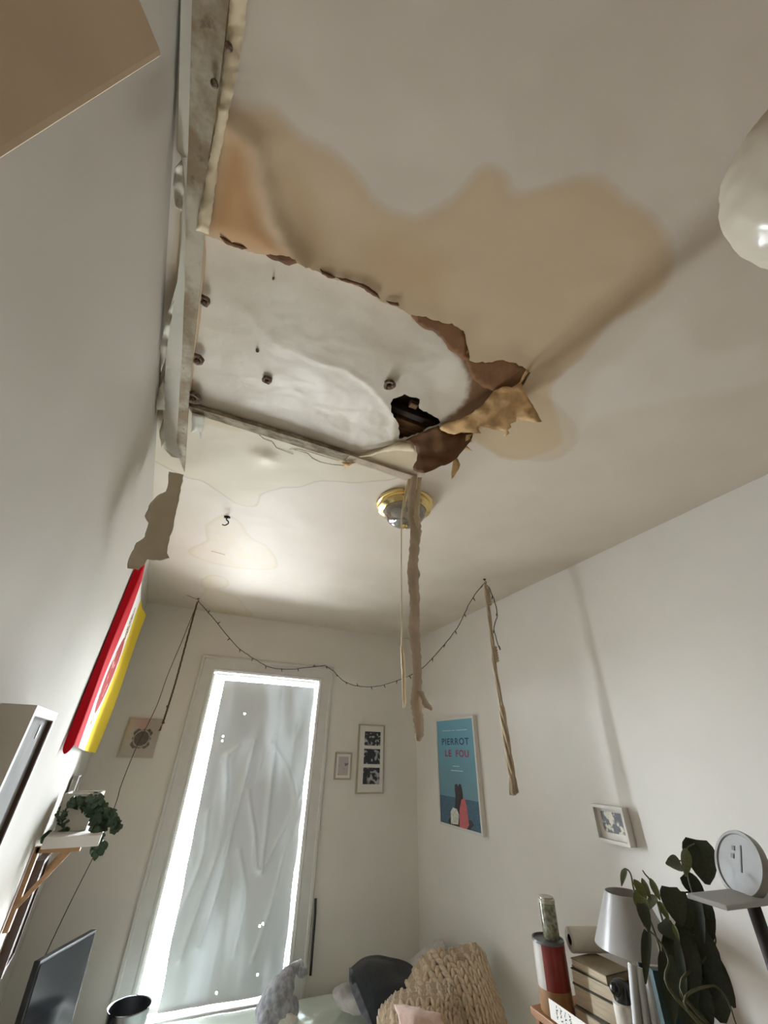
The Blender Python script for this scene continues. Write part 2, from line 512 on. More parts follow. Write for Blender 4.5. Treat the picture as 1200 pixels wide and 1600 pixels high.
# ------------------------------------------------------------------ ceiling and its damage
px2 = lambda pts: [tuple(at_z(a, b, 1.0).xy) for a, b in pts]
TEAR_PX = [(316, 364), (330, 366), (345, 371), (375, 383), (405, 391), (420, 392), (440, 391), (455, 392), (480, 410), (500, 420), (512, 428), (540, 436),
           (572, 448), (588, 459), (596, 468), (618, 475), (640, 488), (665, 491), (690, 501), (706, 502), (724, 514), (728, 528),
           (732, 545), (733, 560), (748, 563), (768, 563), (785, 559), (800, 563), (820, 573), (828, 579)]
HOLE_PX = TEAR_PX + [(818, 600), (790, 618), (760, 642), (725, 662), (700, 672), (668, 690), (645, 694), (622, 692), (585, 706), (560, 714), (543, 716),
                     (500, 703), (440, 685), (380, 666), (320, 646), (294, 638), (297, 610), (302, 560), (310, 505), (316, 440), (318, 400)]
hole_px = rag(TEAR_PX, 1.6, 5, 3, False) + HOLE_PX[len(TEAR_PX):]
HOLE = px2(hole_px)
TEAR = px2(TEAR_PX)
RIDGE = px2([(335, 180), (380, 205), (400, 225), (408, 258), (427, 335), (452, 375), (476, 408)])
STAIN_A = px2(smooth_line([(300, 120), (360, 150), (417, 154), (440, 171), (478, 212), (526, 239), (564, 270), (587, 307), (611, 328), (652, 336), (683, 324),
                           (717, 294), (744, 263), (772, 254), (796, 270), (809, 294), (861, 287), (922, 273), (953, 283), (997, 321), (1038, 355),
                           (1054, 396), (1045, 437), (1004, 478), (950, 512), (910, 560), (860, 608), (880, 690), (800, 720), (740, 690), (700, 720),
                           (560, 730), (420, 680), (300, 640), (270, 400), (300, 120)], 4))
STAIN_B = px2(smooth_line([(345, 175), (370, 200), (393, 212), (404, 250), (425, 335), (470, 405), (440, 410), (380, 395), (330, 372), (312, 350), (345, 175)], 4))
STAIN_C = px2(smooth_line([(430, 200), (470, 250), (500, 300), (540, 400), (560, 440), (480, 410), (440, 340), (420, 270), (430, 200)], 4))
STAIN_C2 = px2(smooth_line([(596, 340), (650, 360), (700, 380), (720, 420), (700, 470), (690, 500), (620, 470), (560, 440), (545, 390), (596, 340)], 4))
STAIN_D = px2(smooth_line([(200, 700), (286, 744), (315, 753), (340, 768), (372, 788), (400, 791), (410, 772), (440, 763), (470, 762), (500, 752), (560, 755), (640, 742),
                           (680, 700), (640, 650), (400, 600), (200, 640), (200, 700)], 4))
RINGS = [px2(smooth_line(q, 4)) for q in (
    [(320, 820), (345, 805), (372, 812), (392, 838), (420, 855), (436, 885), (400, 890), (330, 880), (292, 862), (320, 845), (320, 820)],
    [(312, 905), (330, 898), (352, 903), (358, 914), (345, 920), (318, 920), (312, 905)],
    [(310, 935), (325, 918), (350, 925), (372, 935), (385, 950), (395, 962), (360, 965), (330, 952), (310, 935)])]
STAIN_E = px2(smooth_line([(815, 600), (880, 640), (905, 680), (870, 720), (800, 715), (745, 690), (780, 650), (815, 600)], 4))
LTIDE = px2(smooth_line([(1200, 520), (1110, 540), (1060, 480), (1010, 500), (960, 560), (920, 580), (905, 640), (900, 690), (930, 660), (1000, 640), (1200, 600), (1200, 520)], 4))

outer = [(-.70, YB + .08), (-.70, -.0), (-1.36, -.0), (-1.36, -1.12), (XR + .08, -1.12), (XR + .08, YB + .08)]
gx, gy = np.meshgrid(np.arange(-1.34, XR + .07, .03), np.arange(-1.1, YB + .07, .03))
fx, fy = np.meshgrid(np.arange(-.45, 1.15, .0125), np.arange(-.05, 1.9, .0125))
pts = np.concatenate([np.c_[gx.ravel(), gy.ravel()], np.c_[fx.ravel(), fy.ravel()] + .003])
ok = inside(outer, pts[:, 0], pts[:, 1]) & ~inside(HOLE, pts[:, 0], pts[:, 1]) & (segdist(HOLE, pts[:, 0], pts[:, 1]) > .004) & (segdist(outer, pts[:, 0], pts[:, 1]) > .01)
pts = pts[ok]
xy, fs = cdt([outer, HOLE], [tuple(p) for p in pts], lambda x, y: inside(outer, x, y) & ~inside(HOLE, x, y))
X, Y_ = xy[:, 0], xy[:, 1]
dt = segdist(TEAR, X, Y_, False); dr = segdist(RIDGE, X, Y_, False); sb = sdf(STAIN_B, X, Y_)
bub = px2([(414, 712)])[0]
z = np.ones(len(xy))
z -= .010 * np.exp(-dt / .05)                             # the loosened skin sags along the tear
z -= .011 * np.exp(-(dr / .02) ** 2) * np.clip((Y_ - .15) / .3, 0, 1) + .008 * np.exp(-dr / .08) * np.clip((Y_ - .1) / .3, 0, 1)
z -= .012 * np.clip(sb / .05, 0, 1)
z -= .014 * np.exp(-((X - bub[0]) ** 2 + (Y_ - bub[1]) ** 2) / .045 ** 2)
for i in range(len(z)):
    if dt[i] < .5 or Y_[i] < 2:
        z[i] += .0022 * noise.noise(Vector((X[i] * 6, Y_[i] * 6, 1))) + .0008 * noise.noise(Vector((X[i] * 22, Y_[i] * 22, 4)))
z = np.where(np.abs(segdist(HOLE, X, Y_)) < .2, z, np.where(Y_ > 2.2, 1.0, z))
cm = MB(); cm.add([W((a, b, c)) for (a, b), c in zip(xy, z)], fs)
# rim of the hole, up to the layer above
hz = {(round(a, 5), round(b, 5)): c for (a, b), c in zip(xy, z)}
nh = len(HOLE); rim = []
for a, b in HOLE:
    c = hz.get((round(a, 5), round(b, 5)), .99); rim += [W((a, b, c)), W((a, b, 1.03))]
cm.add(rim, [(2 * i, 2 * i + 1, (2 * i + 3) % (2 * nh), (2 * i + 2) % (2 * nh)) for i in range(nh)])
cm.box((.3, 1.28, 1.12 + EYE), (3.6, 5.1, .06))
t = NT('ceiling_paint')
SD = {'st_a': sdf(STAIN_A, X, Y_), 'st_b': sb, 'st_c': np.maximum(sdf(STAIN_C, X, Y_), sdf(STAIN_C2, X, Y_)), 'st_d': sdf(STAIN_D, X, Y_),
      'st_r': np.maximum.reduce([sdf(q, X, Y_) for q in RINGS]), 'st_e': np.maximum(sdf(STAIN_E, X, Y_), -9), 'st_t': dt, 'st_l': sdf(LTIDE, X, Y_)}
wob = t.math('MULTIPLY', t.math('SUBTRACT', t.noise(9, 4), .5), .03)
A = {k: t.math('ADD', t.attr(k), wob) for k in SD}
c = t.mix(t.ss(t.noise(2.5, 3), .3, .7), lin((216, 205, 191)), lin((208, 197, 182)))
c = t.mix(t.math('MULTIPLY', t.ss(A['st_a'], -.006, .022), .72), c, lin((202, 176, 136)))
ringa = t.math('MULTIPLY', t.ss(A['st_a'], -.006, .004), t.ss(A['st_a'], .05, .004))
c = t.mix(t.math('MULTIPLY', ringa, .14), c, lin((176, 150, 112)))
c = t.mix(t.math('MULTIPLY', t.ss(A['st_c'], -.02, .08), .38), c, lin((186, 146, 98)))
c = t.mix(t.math('MULTIPLY', t.ss(A['st_b'], -.015, .05), .70), c, lin((192, 138, 78)))
c = t.mix(t.math('MULTIPLY', t.ss(A['st_d'], -.002, .015), .5), c, lin((208, 198, 168)))
rd = t.math('MULTIPLY', t.ss(A['st_d'], -.003, .003), t.ss(A['st_d'], .014, .003))
c = t.mix(t.math('MULTIPLY', rd, .35), c, lin((150, 132, 98)))
c = t.mix(t.math('MULTIPLY', t.ss(A['st_e'], -.01, .03), .45), c, lin((200, 180, 146)))
re_ = t.math('MULTIPLY', t.ss(A['st_e'], -.005, .005), t.ss(A['st_e'], .04, .005))
c = t.mix(t.math('MULTIPLY', re_, .12), c, lin((170, 140, 100)))
c = t.mix(t.math('MULTIPLY', t.ss(A['st_l'], -.01, .05), .35), c, lin((228, 222, 212)))
rr_ = t.math('MULTIPLY', t.ss(A['st_r'], -.004, .004), t.ss(A['st_r'], .03, .004))
c = t.mix(t.math('MULTIPLY', t.ss(A['st_r'], -.004, .006), t.ss(t.noise(14, 3), .4, .65, .1, .42)), c, lin((214, 196, 158)))
c = t.mix(t.math('MULTIPLY', rr_, .2), c, lin((176, 150, 100)))
t.col(c); t.b.inputs['Roughness'].default_value = .6
t.bump(t.noise(7, 4), .15, .01); M['ceiling'] = t.m
ceiling = struct(cm, 'ceiling', 'ceiling', smooth=40)
me = ceiling.data
kx = np.zeros(len(me.vertices) * 3); me.vertices.foreach_get('co', kx); kx = kx.reshape(-1, 3)
for k in SD:
    at = me.attributes.new(k, 'FLOAT', 'POINT')
# values are recomputed at the built vertices (the build step may reorder them)
bx, by = kx[:, 0], kx[:, 1]
VAL = {'st_a': sdf(STAIN_A, bx, by), 'st_b': sdf(STAIN_B, bx, by), 'st_c': np.maximum(sdf(STAIN_C, bx, by), sdf(STAIN_C2, bx, by)), 'st_d': sdf(STAIN_D, bx, by),
       'st_r': np.maximum.reduce([sdf(q, bx, by) for q in RINGS]), 'st_e': sdf(STAIN_E, bx, by), 'st_t': segdist(TEAR, bx, by, False), 'st_l': sdf(LTIDE, bx, by)}
for k, v in VAL.items(): me.attributes[k].data.foreach_set('value', v.astype(np.float32))

# bare panel above the torn skin
CAV_PX = rag([(610, 632), (614, 625), (632, 619), (645, 624), (656, 627), (655, 640), (685, 655), (688, 661), (672, 667), (656, 678), (624, 687), (622, 662), (611, 645)], 1.2, 4, 5)
CAV = px2(CAV_PX)
CREASE = px2([(375, 480), (400, 512), (440, 548), (500, 570), (540, 580), (575, 603), (603, 632), (618, 658), (614, 690)])
BROWN = px2([(640, 486), (652, 506), (672, 517), (690, 531), (704, 547), (718, 560), (730, 580), (735, 600), (731, 624), (715, 645), (700, 655), (690, 662), (720, 672), (840, 600), (835, 565), (700, 470)])
pout = [(a, b) for a, b in px2([(300, 340), (480, 380), (720, 480), (860, 550), (850, 610), (700, 700), (560, 730), (420, 690), (285, 648), (290, 600)])]
gx, gy = np.meshgrid(np.arange(-.5, 1.1, .009), np.arange(.2, 1.4, .009))
pp = np.c_[gx.ravel(), gy.ravel()]
pp = pp[inside(pout, pp[:, 0], pp[:, 1]) & (segdist(CAV, pp[:, 0], pp[:, 1]) > .003) & ~inside(CAV, pp[:, 0], pp[:, 1])]
xy, fs = cdt([pout, CAV], [tuple(p) for p in pp], lambda x, y: inside(pout, x, y) & ~inside(CAV, x, y))
X, Y_ = xy[:, 0], xy[:, 1]
dc = segdist(CREASE, X, Y_, False); SEAM = px2([(294, 638), (543, 716)]); BULGE = px2([(728, 575), (735, 600), (731, 624), (712, 648), (690, 664)])
ds = segdist(SEAM, X, Y_, False); dbul = segdist(BULGE, X, Y_, False)
amp = np.clip((X + .3) / .75, .15, 1)
pz = 1.024 - amp * (.020 * np.exp(-(dc / .16) ** 2) + .005 * np.exp(-dc / .012)) - .014 * np.exp(-(dbul / .09) ** 2) - .006 * np.exp(-(ds / .05) ** 2)
for i in range(len(pz)):
    pz[i] += .0016 * noise.noise(Vector((X[i] * 14, Y_[i] * 14, 2))) + .0012 * noise.noise(Vector((X[i] * 40, Y_[i] * 40, 6))) * amp[i]
pm = MB().add([W((a, b, c)) for (a, b), c in zip(xy, pz)], fs)
t = NT('bare_ceiling_panel')
brn = t.math('ADD', t.attr('brown'), t.math('MULTIPLY', t.math('SUBTRACT', t.noise(40, 4, .6), .5), .03))
c = t.mix(t.ss(t.noise(5, 4), .3, .7), lin((206, 196, 180)), lin((218, 210, 197)))
c = t.mix(t.math('MULTIPLY', t.ss(t.noise(70, 3), .62, .8), .25), c, lin((170, 158, 140)))
c = t.mix(t.ss(brn, -.016, .012), c, t.mix(t.noise(16, 4), lin((112, 78, 48)), lin((138, 104, 72))))
t.col(c); t.b.inputs['Roughness'].default_value = .42; t.bump(t.noise(24, 4), .25, .006); M['panel'] = t.m
panel = pm.build('plaster_panel', 'panel', ceiling, smooth=True)
me = panel.data; kx = np.zeros(len(me.vertices) * 3); me.vertices.foreach_get('co', kx); kx = kx.reshape(-1, 3)
me.attributes.new('brown', 'FLOAT', 'POINT').data.foreach_set('value', sdf(BROWN, kx[:, 0], kx[:, 1]).astype(np.float32))

# the cavity behind the hole
cc = at_z(648, 650, 1.06)
q = MB(); q.box((cc.x, cc.y, 1.083 + EYE), (.26, .26, .01)); q.build('cavity_back', 'wood_dark', ceiling)
a, b = at_z(606, 632, 1.045), at_z(700, 668, 1.045); d = (b - a).normalized()
q = MB(); q.box((a + b) / 2, ((b - a).length, .024, .03), u=d, v=Vector((0, 0, 1)).cross(d), bev=.003); q.build('joist_edge', 'wood_dark', ceiling)
a, b = at_z(612, 658, 1.05), at_z(678, 682, 1.05); d = (b - a).normalized()
q = MB(); q.box((a + b) / 2, ((b - a).length, .075, .03), u=d, v=Vector((0, 0, 1)).cross(d), bev=.003); q.build('lath_board', 'lath', ceiling)
q = MB(); q.box(at_z(646, 632, 1.045), (.03, .022, .02), bev=.003); q.build('lath_block', 'lath', ceiling)

# torn paper along the tear
for k, (o, m) in enumerate((
        ([(343, 369), (352, 372), (376, 382), (392, 389), (378, 390), (366, 386), (352, 380)], 'dark_paper'),
        ([(402, 390), (420, 391), (440, 390), (452, 391), (480, 409), (478, 413), (464, 411), (452, 415), (440, 410), (424, 405), (415, 398)], 'dark_paper'),
        ([(500, 420), (512, 426), (524, 434), (512, 434), (503, 428)], 'dark_paper'),
        ([(520, 431), (545, 437), (572, 446), (590, 459), (594, 467), (578, 458), (560, 446), (538, 440)], 'dark_paper'),
        ([(603, 470), (622, 473), (624, 478), (610, 476)], 'dark_paper'),
        ([(638, 486), (664, 489), (690, 500), (706, 501), (724, 513), (730, 540), (733, 562), (722, 562), (712, 552), (700, 545), (690, 528), (676, 517), (664, 514), (650, 503)], 'brown_paper'),
        ([(730, 540), (734, 561), (760, 562), (786, 558), (806, 565), (827, 578), (822, 590), (806, 606), (780, 612), (756, 606), (738, 590), (728, 566)], 'brown_paper'))):
    sheet('torn_paper', o, m, ceiling, lambda px, py, zz=(.984 if k < 5 else .996): zz, step=7, jag=1.0, seed=20 + k, curl=.003)


def hinge(a, b, drop, top=.992):
    (x1, y1), (x2, y2) = a, b; L = math.hypot(x2 - x1, y2 - y1)
    return lambda px, py: top - drop * max(0.0, ((x2 - x1) * (py - y1) - (y2 - y1) * (px - x1)) / L)


sheet('torn_paper_flap', [(689, 672), (687, 669), (695, 662), (720, 655), (735, 647), (755, 632), (772, 610), (785, 604), (800, 605), (812, 597), (822, 577), (827, 579), (815, 598), (817, 607),
                          (832, 632), (847, 659), (840, 660), (812, 656), (808, 650), (806, 659), (797, 662), (799, 667), (793, 672), (796, 677), (787, 683), (790, 674), (767, 670), (750, 665),
                          (747, 670), (752, 677), (735, 676), (722, 675), (710, 679), (700, 677)], 'tan_paper', ceiling, hinge((687, 669), (826, 580), .0009, .982), seed=31, curl=.012, jag=.7)
sheet('torn_paper_flap', [(632, 689), (655, 677), (685, 665), (689, 672), (710, 677), (735, 676), (739, 677), (735, 690), (725, 702), (715, 715), (700, 725), (685, 730), (670, 737), (660, 739),
                          (646, 735), (645, 730), (651, 720), (652, 710), (649, 697), (642, 693)], 'dark_paper', ceiling, hinge((630, 689), (738, 668), .0010, .988), seed=32, curl=.012, jag=.7)
sheet('torn_paper_flap', [(724, 702), (735, 704), (738, 705), (731, 698), (727, 694)], 'tan_paper', ceiling, lambda x, y: .965, seed=33, step=4, jag=.3)
sheet('torn_paper_flap', [(727, 690), (738, 690), (734, 684), (738, 678), (728, 680)], 'tan_paper', ceiling, lambda x, y: .97, seed=35, step=4, jag=.3)
sheet('torn_paper_flap', [(711, 714), (716, 718), (719, 726), (717, 733), (711, 742), (705, 751), (705, 738), (707, 724)], 'tan_paper', ceiling, hinge((700, 712), (725, 712), .0016, .975), seed=34, step=4, jag=.3)
sheet('torn_paper_flap', [(560, 714), (585, 706), (622, 691), (645, 692), (650, 706), (622, 704), (600, 706), (575, 713)], 'cream_paper', ceiling, lambda x, y: .988, seed=36, step=6, jag=.6)
sheet('torn_paper_flap', [(534, 722), (556, 722), (540, 732)], 'tan_paper', ceiling, lambda x, y: .98, seed=37, step=6, jag=.4)

# seam strip across the ceiling
t = NT('dirty_seam_strip')
c = t.mix(t.ss(t.noise(16, 4, .6, stretch=(1, 3, 1)), .36, .66), lin((116, 100, 78)), lin((176, 164, 142)))
t.col(c); t.b.inputs['Roughness'].default_value = .7; t.bump(t.noise(90, 2), .4, .003); M['seam'] = t.m


def strip(name, up, lo, z1, z2, m, th=.01):
    n = len(up); V = [at_z(a, b, z1) for a, b in up] + [at_z(a, b, z2) for a, b in lo]
    q = MB().add(V, [(i, i + 1, n + i + 1, n + i) for i in range(n - 1)])
    return solid(q.build(name, m, ceiling), th, 1)


strip('seam_strip', [(293, 634), (380, 660), (460, 684), (546, 711)], [(300, 646), (380, 671), (460, 696), (542, 722)], .992, .988, 'seam', .02)
strip('seam_strip', [(546, 711), (600, 729), (646, 744)], [(540, 719), (590, 735), (634, 751)], .988, .986, 'tape', .008)

# strip along the left wall, two boards deep, with torn edges
LA = [(283, -30), (283, 0), (281, 80), (277, 235), (285, 246), (288, 300), (284, 380), (277, 440), (266, 480), (263, 510), (259, 560), (257, 600), (255, 640), (255, 700), (268, 714)]
LB = [(301, -30), (300, 0), (298, 80), (294, 235), (293, 246), (291, 300), (290, 380), (289, 440), (287, 480), (286, 510), (284, 560), (281, 600), (279, 640), (276, 690), (280, 716)]
LC = [(366, -30), (358, 0), (349, 80), (329, 235), (327, 246), (321, 300), (318, 380), (314, 440), (309, 480), (306, 510), (301, 560), (297, 600), (294, 640), (291, 690), (288, 738)]
t = NT('bare_corner_board')
c = t.mix(t.ss(t.noise(7, 5, .65), .40, .66), lin((136, 118, 90)), lin((186, 178, 160)))
c = t.mix(t.math('MULTIPLY', t.ss(t.noise(30, 4, .6), .6, .72), .6), c, lin((96, 78, 56)))
t.col(c); t.b.inputs['Roughness'].default_value = .75; t.bump(t.noise(60, 3), .3, .004); M['corner'] = t.m
M['corner_tape'] = mat('corner_tape', (190, 186, 172), .75, var=.07, scale=9, bump=.3)
strip('corner_tape', LA, LB, .975, .984, 'corner_tape', .004)
strip('corner_board', LB, LC, .986, .988, 'corner', .012)
sheet('peeling_paint', [(362, -20), (388, -20), (383, 40), (372, 110), (352, 200), (340, 260), (332, 330), (326, 366), (306, 360), (318, 300), (330, 235), (345, 150), (352, 80)],
      'cream_paper', ceiling, lambda px, py: .983 + .004 * math.sin(py * .03), seed=41, step=9, jag=1.2, curl=.004)
# torn scraps where the wall meets the strip
for k, o in enumerate(([(274, 262), (284, 250), (288, 290), (284, 330), (274, 322), (270, 290)], [(262, 488), (272, 470), (268, 500), (258, 560), (252, 580), (250, 540)],
                       [(256, 590), (258, 640), (246, 640), (243, 650), (247, 612)], [(255, 655), (257, 690), (252, 700), (249, 672)])):
    sheet('torn_paper', o, 'corner_tape', ceiling, lambda px, py: .955, seed=50 + k, step=6, jag=.8, curl=.02)
sheet('torn_paper', [(300, 645), (320, 650), (318, 668), (314, 690), (311, 672), (300, 676)], 'corner_tape', ceiling, lambda px, py: .985, seed=60, step=6, jag=.5, curl=.004)

# rusty fixing holes and nails
for px, py, r, z in ((319, 470, .016, 1.005), (308, 562, .02, 1.005), (300, 622, .028, 1.0), (417, 594, .017, 1.013), (608, 602, .02, .998), (427, 435, .0025, 1.018), (402, 548, .005, 1.017)):
    p = at_z(px, py, z); q = MB()
    q.lathe(p, [(r, .004), (r * .95, -.002), (r * .55, -.004), (r * .3, .006), (.0005, .006)], 14, (0, 0, 1), ripple=lambda a, h, s=px: .35 * noise.noise(Vector((math.cos(a) * 1.4, math.sin(a) * 1.4, s))))
    q.ball(p + Vector((r * .1, r * .2, -.002)), max(.003, r * .28), 8, 6, wob=.3, ws=60)
    q.build('fixing_hole', 'rust', ceiling, smooth=True)
for px, py in ((357, 73), (335, 131)):
    p = at_z(px, py, .98); q = MB(); q.lathe(p, [(.0005, -.004), (.006, -.003), (.007, .0), (.003, .002), (.003, .02)], 10); q.build('nail', 'rust', ceiling, smooth=True)
# cracks in the lower skin
for pts in ([(402, 676), (412, 686), (425, 690), (432, 700), (448, 706), (458, 710)], [(460, 703), (480, 708), (488, 716), (500, 722), (520, 726), (540, 728)],
            [(298, 674), (310, 670)], [(330, 861), (345, 865), (352, 867)], [(452, 702), (470, 702), (500, 711), (530, 720)]):
    q = MB(); q.tube([at_z(a, b, .9985) for a, b in pts], .0008, 5); q.build('crack', 'rust', ceiling)

# ------------------------------------------------------------------ window
win = thing('window_1', 'tall window', 'window', W(((WX0 + WX1) / 2, YB, WZ0))); del win['category']; del win['label']; win['kind'] = 'structure'
prof = [(0, 0), (0, .014), (.012, .018), (.02, .013), (.085, .017), (.092, .026), (.108, .026), (.114, .018), (.114, 0)]
q = MB(); n = len(prof); rows = []
for cx, cz, sx, sz in ((WX0, WZ0, -1, 0), (WX0, WZ1, -1, 1), (WX1, WZ1, 1, 1), (WX1, WZ0, 1, 0)):
    rows.append([W((cx + sx * w, YB - p, cz + sz * w)) for w, p in prof])
V = [p for r_ in rows for p in r_]
q.add(V, [(i * n + k, i * n + k + 1, (i + 1) * n + k + 1, (i + 1) * n + k) for i in range(3) for k in range(n - 1)])
q.build('casing', 'casing', win)
q = MB()
for x0, x1, z0, z1 in ((WX0, WX0 + .008, WZ0, WZ1), (WX1 - .008, WX1, WZ0, WZ1), (WX0, WX1, WZ1 - .008, WZ1)):
    q.box(((x0 + x1) / 2, YB + .033, (z0 + z1) / 2 + EYE), (x1 - x0, .066, z1 - z0))
q.build('jamb', 'white', win)
q = MB(); q.box(((WX0 + WX1) / 2, YB + .025, WZ0 + .006 + EYE), (WX1 - WX0, .09, .014), bev=.006); q.build('sill', 'white', win)
q = MB()
for x0, x1, z0, z1 in ((WX0 + .008, WX0 + .022, WZ0 + .02, WZ1 - .012), (WX1 - .022, WX1 - .008, WZ0 + .02, WZ1 - .012), (WX0 + .022, WX1 - .022, WZ1 - .022, WZ1 - .008),
                       (WX0 + .022, WX1 - .022, WZ0 + .02, WZ0 + .04)):
    q.box(((x0 + x1) / 2, YB + .072, (z0 + z1) / 2 + EYE), (x1 - x0, .014, z1 - z0))
q.build('sash', 'white', win)
for z0, z1 in ((WZ0 + .04, WZ1 - .022),):
    q = MB(); q.box(((WX0 + WX1) / 2, YB + .076, (z0 + z1) / 2 + EYE), (WX1 - WX0 - .044, .004, z1 - z0)); q.build('pane', 'pane', win)

# plastic film hung in the opening, lit from behind at its edges
SX0, SX1, SZ0, SZ1 = .152, .920, WZ0 + .018, .478
NU, NV = 76, 178
holes = set()
for px, py in ((381, 1116), (346, 1150), (345, 1157), (408, 1443), (404, 1446), (400, 1524), (330, 1552)):
    p = at_y(px, py, YB + .053); i = int((p.x - SX0) / (SX1 - SX0) * NU); j = int((p.z - EYE - SZ0) / (SZ1 - SZ0) * NV); holes.add((i, j))
FOLDS = [([(395, 1160), (385, 1200), (360, 1290), (330, 1400), (300, 1480)], .02, .02), ([(352, 1180), (348, 1260), (335, 1330), (300, 1420), (270, 1500)], .016, .02),
         ([(430, 1150), (418, 1260), (405, 1360)], .018, .018), ([(385, 1235), (395, 1300), (405, 1360), (470, 1240)], .012, .012), ([(370, 1330), (380, 1400), (360, 1490)], .013, .014),
         ([(425, 1160), (455, 1215), (462, 1260)], .02, .014), ([(320, 1270), (305, 1350), (260, 1450), (235, 1530)], .015, .02), ([(345, 1190), (372, 1165)], .01, .01),
         ([(470, 1270), (445, 1330), (420, 1420), (390, 1500)], .012, .016), ([(440, 1080), (425, 1160), (380, 1250)], .008, .04)]
FOLDW = [([tuple((at_y(a, b, YB + .053).x, at_y(a, b, YB + .053).z - EYE) for a, b in smooth_line(l, 4))], h, w) for l, h, w in FOLDS]
uu, vv = np.meshgrid(np.arange(NU + 1) / NU, np.arange(NV + 1) / NV)
fxx = SX0 + (SX1 - SX0) * uu; fzz = SZ0 + (SZ1 - SZ0) * vv; rel = np.zeros_like(fxx)
for (l,), h, w in FOLDW:
    d = segdist(list(l), fxx, fzz, False); rel += h * np.exp(-np.abs(d) / w)
for j in range(NV + 1):
    for i in range(NU + 1):
        rel[j, i] += .012 * noise.noise(Vector((fxx[j, i] * 3.5, fzz[j, i] * 1.2, 2))) + .004 * noise.noise(Vector((fxx[j, i] * 9, fzz[j, i] * 3, 5)))
edge = np.minimum(np.minimum(uu, 1 - uu) / .12, 1); rel *= (.25 + .75 * edge) * 1.5


def film_fn(u, v):
    i = int(round(u * NU)); j = int(round(v * NV)); x = SX0 + (SX1 - SX0) * u + .05 * (1 - u) * (1 - v)
    x += (.008 * noise.noise(Vector((v * 9, 1, u))) if i in (0, NU) else 0)
    return W((x, YB + .052 - rel[j, i], SZ0 + (SZ1 - SZ0) * v))


t = NT('plastic_film')
d = t.n('ShaderNodeBsdfDiffuse', {'Color': lin((206, 208, 206))}); tr = t.n('ShaderNodeBsdfTranslucent', {'Color': lin((214, 224, 228))})
g = t.n('ShaderNodeBsdfGlossy', {'Roughness': .3, 'Color': (1, 1, 1, 1)})
veil = t.ss(t.noise(4.5, 3, .6, stretch=(1.6, 1, .32)), .42, .66, .0010, .0034)
a_ = t.n('ShaderNodeMixShader', {0: veil, 1: d.outputs[0], 2: tr.outputs[0]}); b_ = t.n('ShaderNodeMixShader', {0: .11, 1: a_.outputs[0], 2: g.outputs[0]})
t.l(b_.outputs[0], t.out.inputs[0]); M['film'] = t.m
q = MB(); q.grid(film_fn, NU, NV, skip=holes)
film = q.build('plastic_sheet', 'film', None, smooth=True); tag(film, 'wrinkled translucent plastic sheet stretched across the tall window', 'sheet')

# ------------------------------------------------------------------ open door leaf at the top left
cr_ = np.array([-.284, .265, .922]) * .434
c0 = Vector((cr_[0], cr_[1], 0)); dd = Vector((-.53, -.85, 0)).normalized(); nn = Vector((-dd.y, dd.x, 0))
if nn.x > 0: nn = -nn
door = thing('door_1', 'door', 'door', W((c0.x, c0.y, FL))); del door['category']; del door['label']; door['kind'] = 'structure'
ht = .40 - FL; mid = c0 + dd * .42 + nn * .02
q = MB(); q.box((mid.x, mid.y, ht / 2 + .005), (.84, .036, ht - .01), u=dd, v=nn, bev=.003); q.build('leaf', 'door', door)
q = MB(); h = c0 + dd * .06 - nn * .03; q.ball((h.x, h.y, 1.0), .026, 14, 10); q.build('handle', 'brass', door, smooth=True)

# ------------------------------------------------------------------ ceiling lamp
LC_ = Vector((.674, 1.36, 1.0 + EYE))
lamp = thing('ceiling_light', 'brass flush ceiling light with ribbed glass bowl below the torn ceiling', 'light', LC_)
q = MB(); q.lathe(LC_, [(.001, -.001), (.134, -.001), (.136, -.008), (.131, -.015), (.122, -.018), (.121, -.023), (.126, -.028), (.122, -.036), (.110, -.042), (.101, -.046), (.096, -.045), (.09, -.02)], 64)
q.build('brass_rim', 'brass', lamp, smooth=35)
q = MB(); q.lathe(LC_, [(.097, -.040), (.097, -.052), (.090, -.072), (.076, -.092), (.055, -.107), (.03, -.115), (.004, -.118)], 96, ripple=lambda a, h: .012 * math.cos(a * 24))
q.build('glass_bowl', 'bowl', lamp, smooth=True)
q = MB(); q.lathe(LC_, [(.0005, -.136), (.005, -.134), (.006, -.129), (.003, -.126), (.012, -.124), (.014, -.119), (.010, -.114), (.002, -.113)], 20); q.build('finial', 'brass', lamp, smooth=True)
for s in (-1, 1):
    q = MB(); q.ball(LC_ + Vector((s * .035, 0, -.06)), .024, 12, 8, sq=(1.5, 1, 1)); q.build('bulb', 'paper', lamp, smooth=True)

# ------------------------------------------------------------------ hanging paper tapes


def ribbon(name, rows, y, m, parent=None, wave=.008, seed=0, th=.0015):
    """rows: (py, px centre, px half width); hangs from the ceiling in the plane y."""
    P = spline([(a, b, c) for a, b, c in rows], 7); rnd = random.Random(seed); V = []
    for k, p in enumerate(P):
        j1, j2 = rnd.uniform(-.16, .16), rnd.uniform(-.16, .16)
        for s in (-1, -.35, .35, 1):
            px = p.y + s * p.z * (1 + (j1 if s < 0 else j2) * (abs(s) == 1)); yy = y + wave * noise.noise(Vector((p.x * .02, seed, s * .4))) + (.006 if abs(s) == 1 else 0)
            V.append(at_y(px, p.x, yy))
    n = len(P)
    q = MB().add(V, [(4 * i + k, 4 * i + k + 1, 4 * i + k + 5, 4 * i + k + 4) for i in range(n - 1) for k in range(3)])
    return solid(q.build(name, m, parent, smooth=True), th, 0)


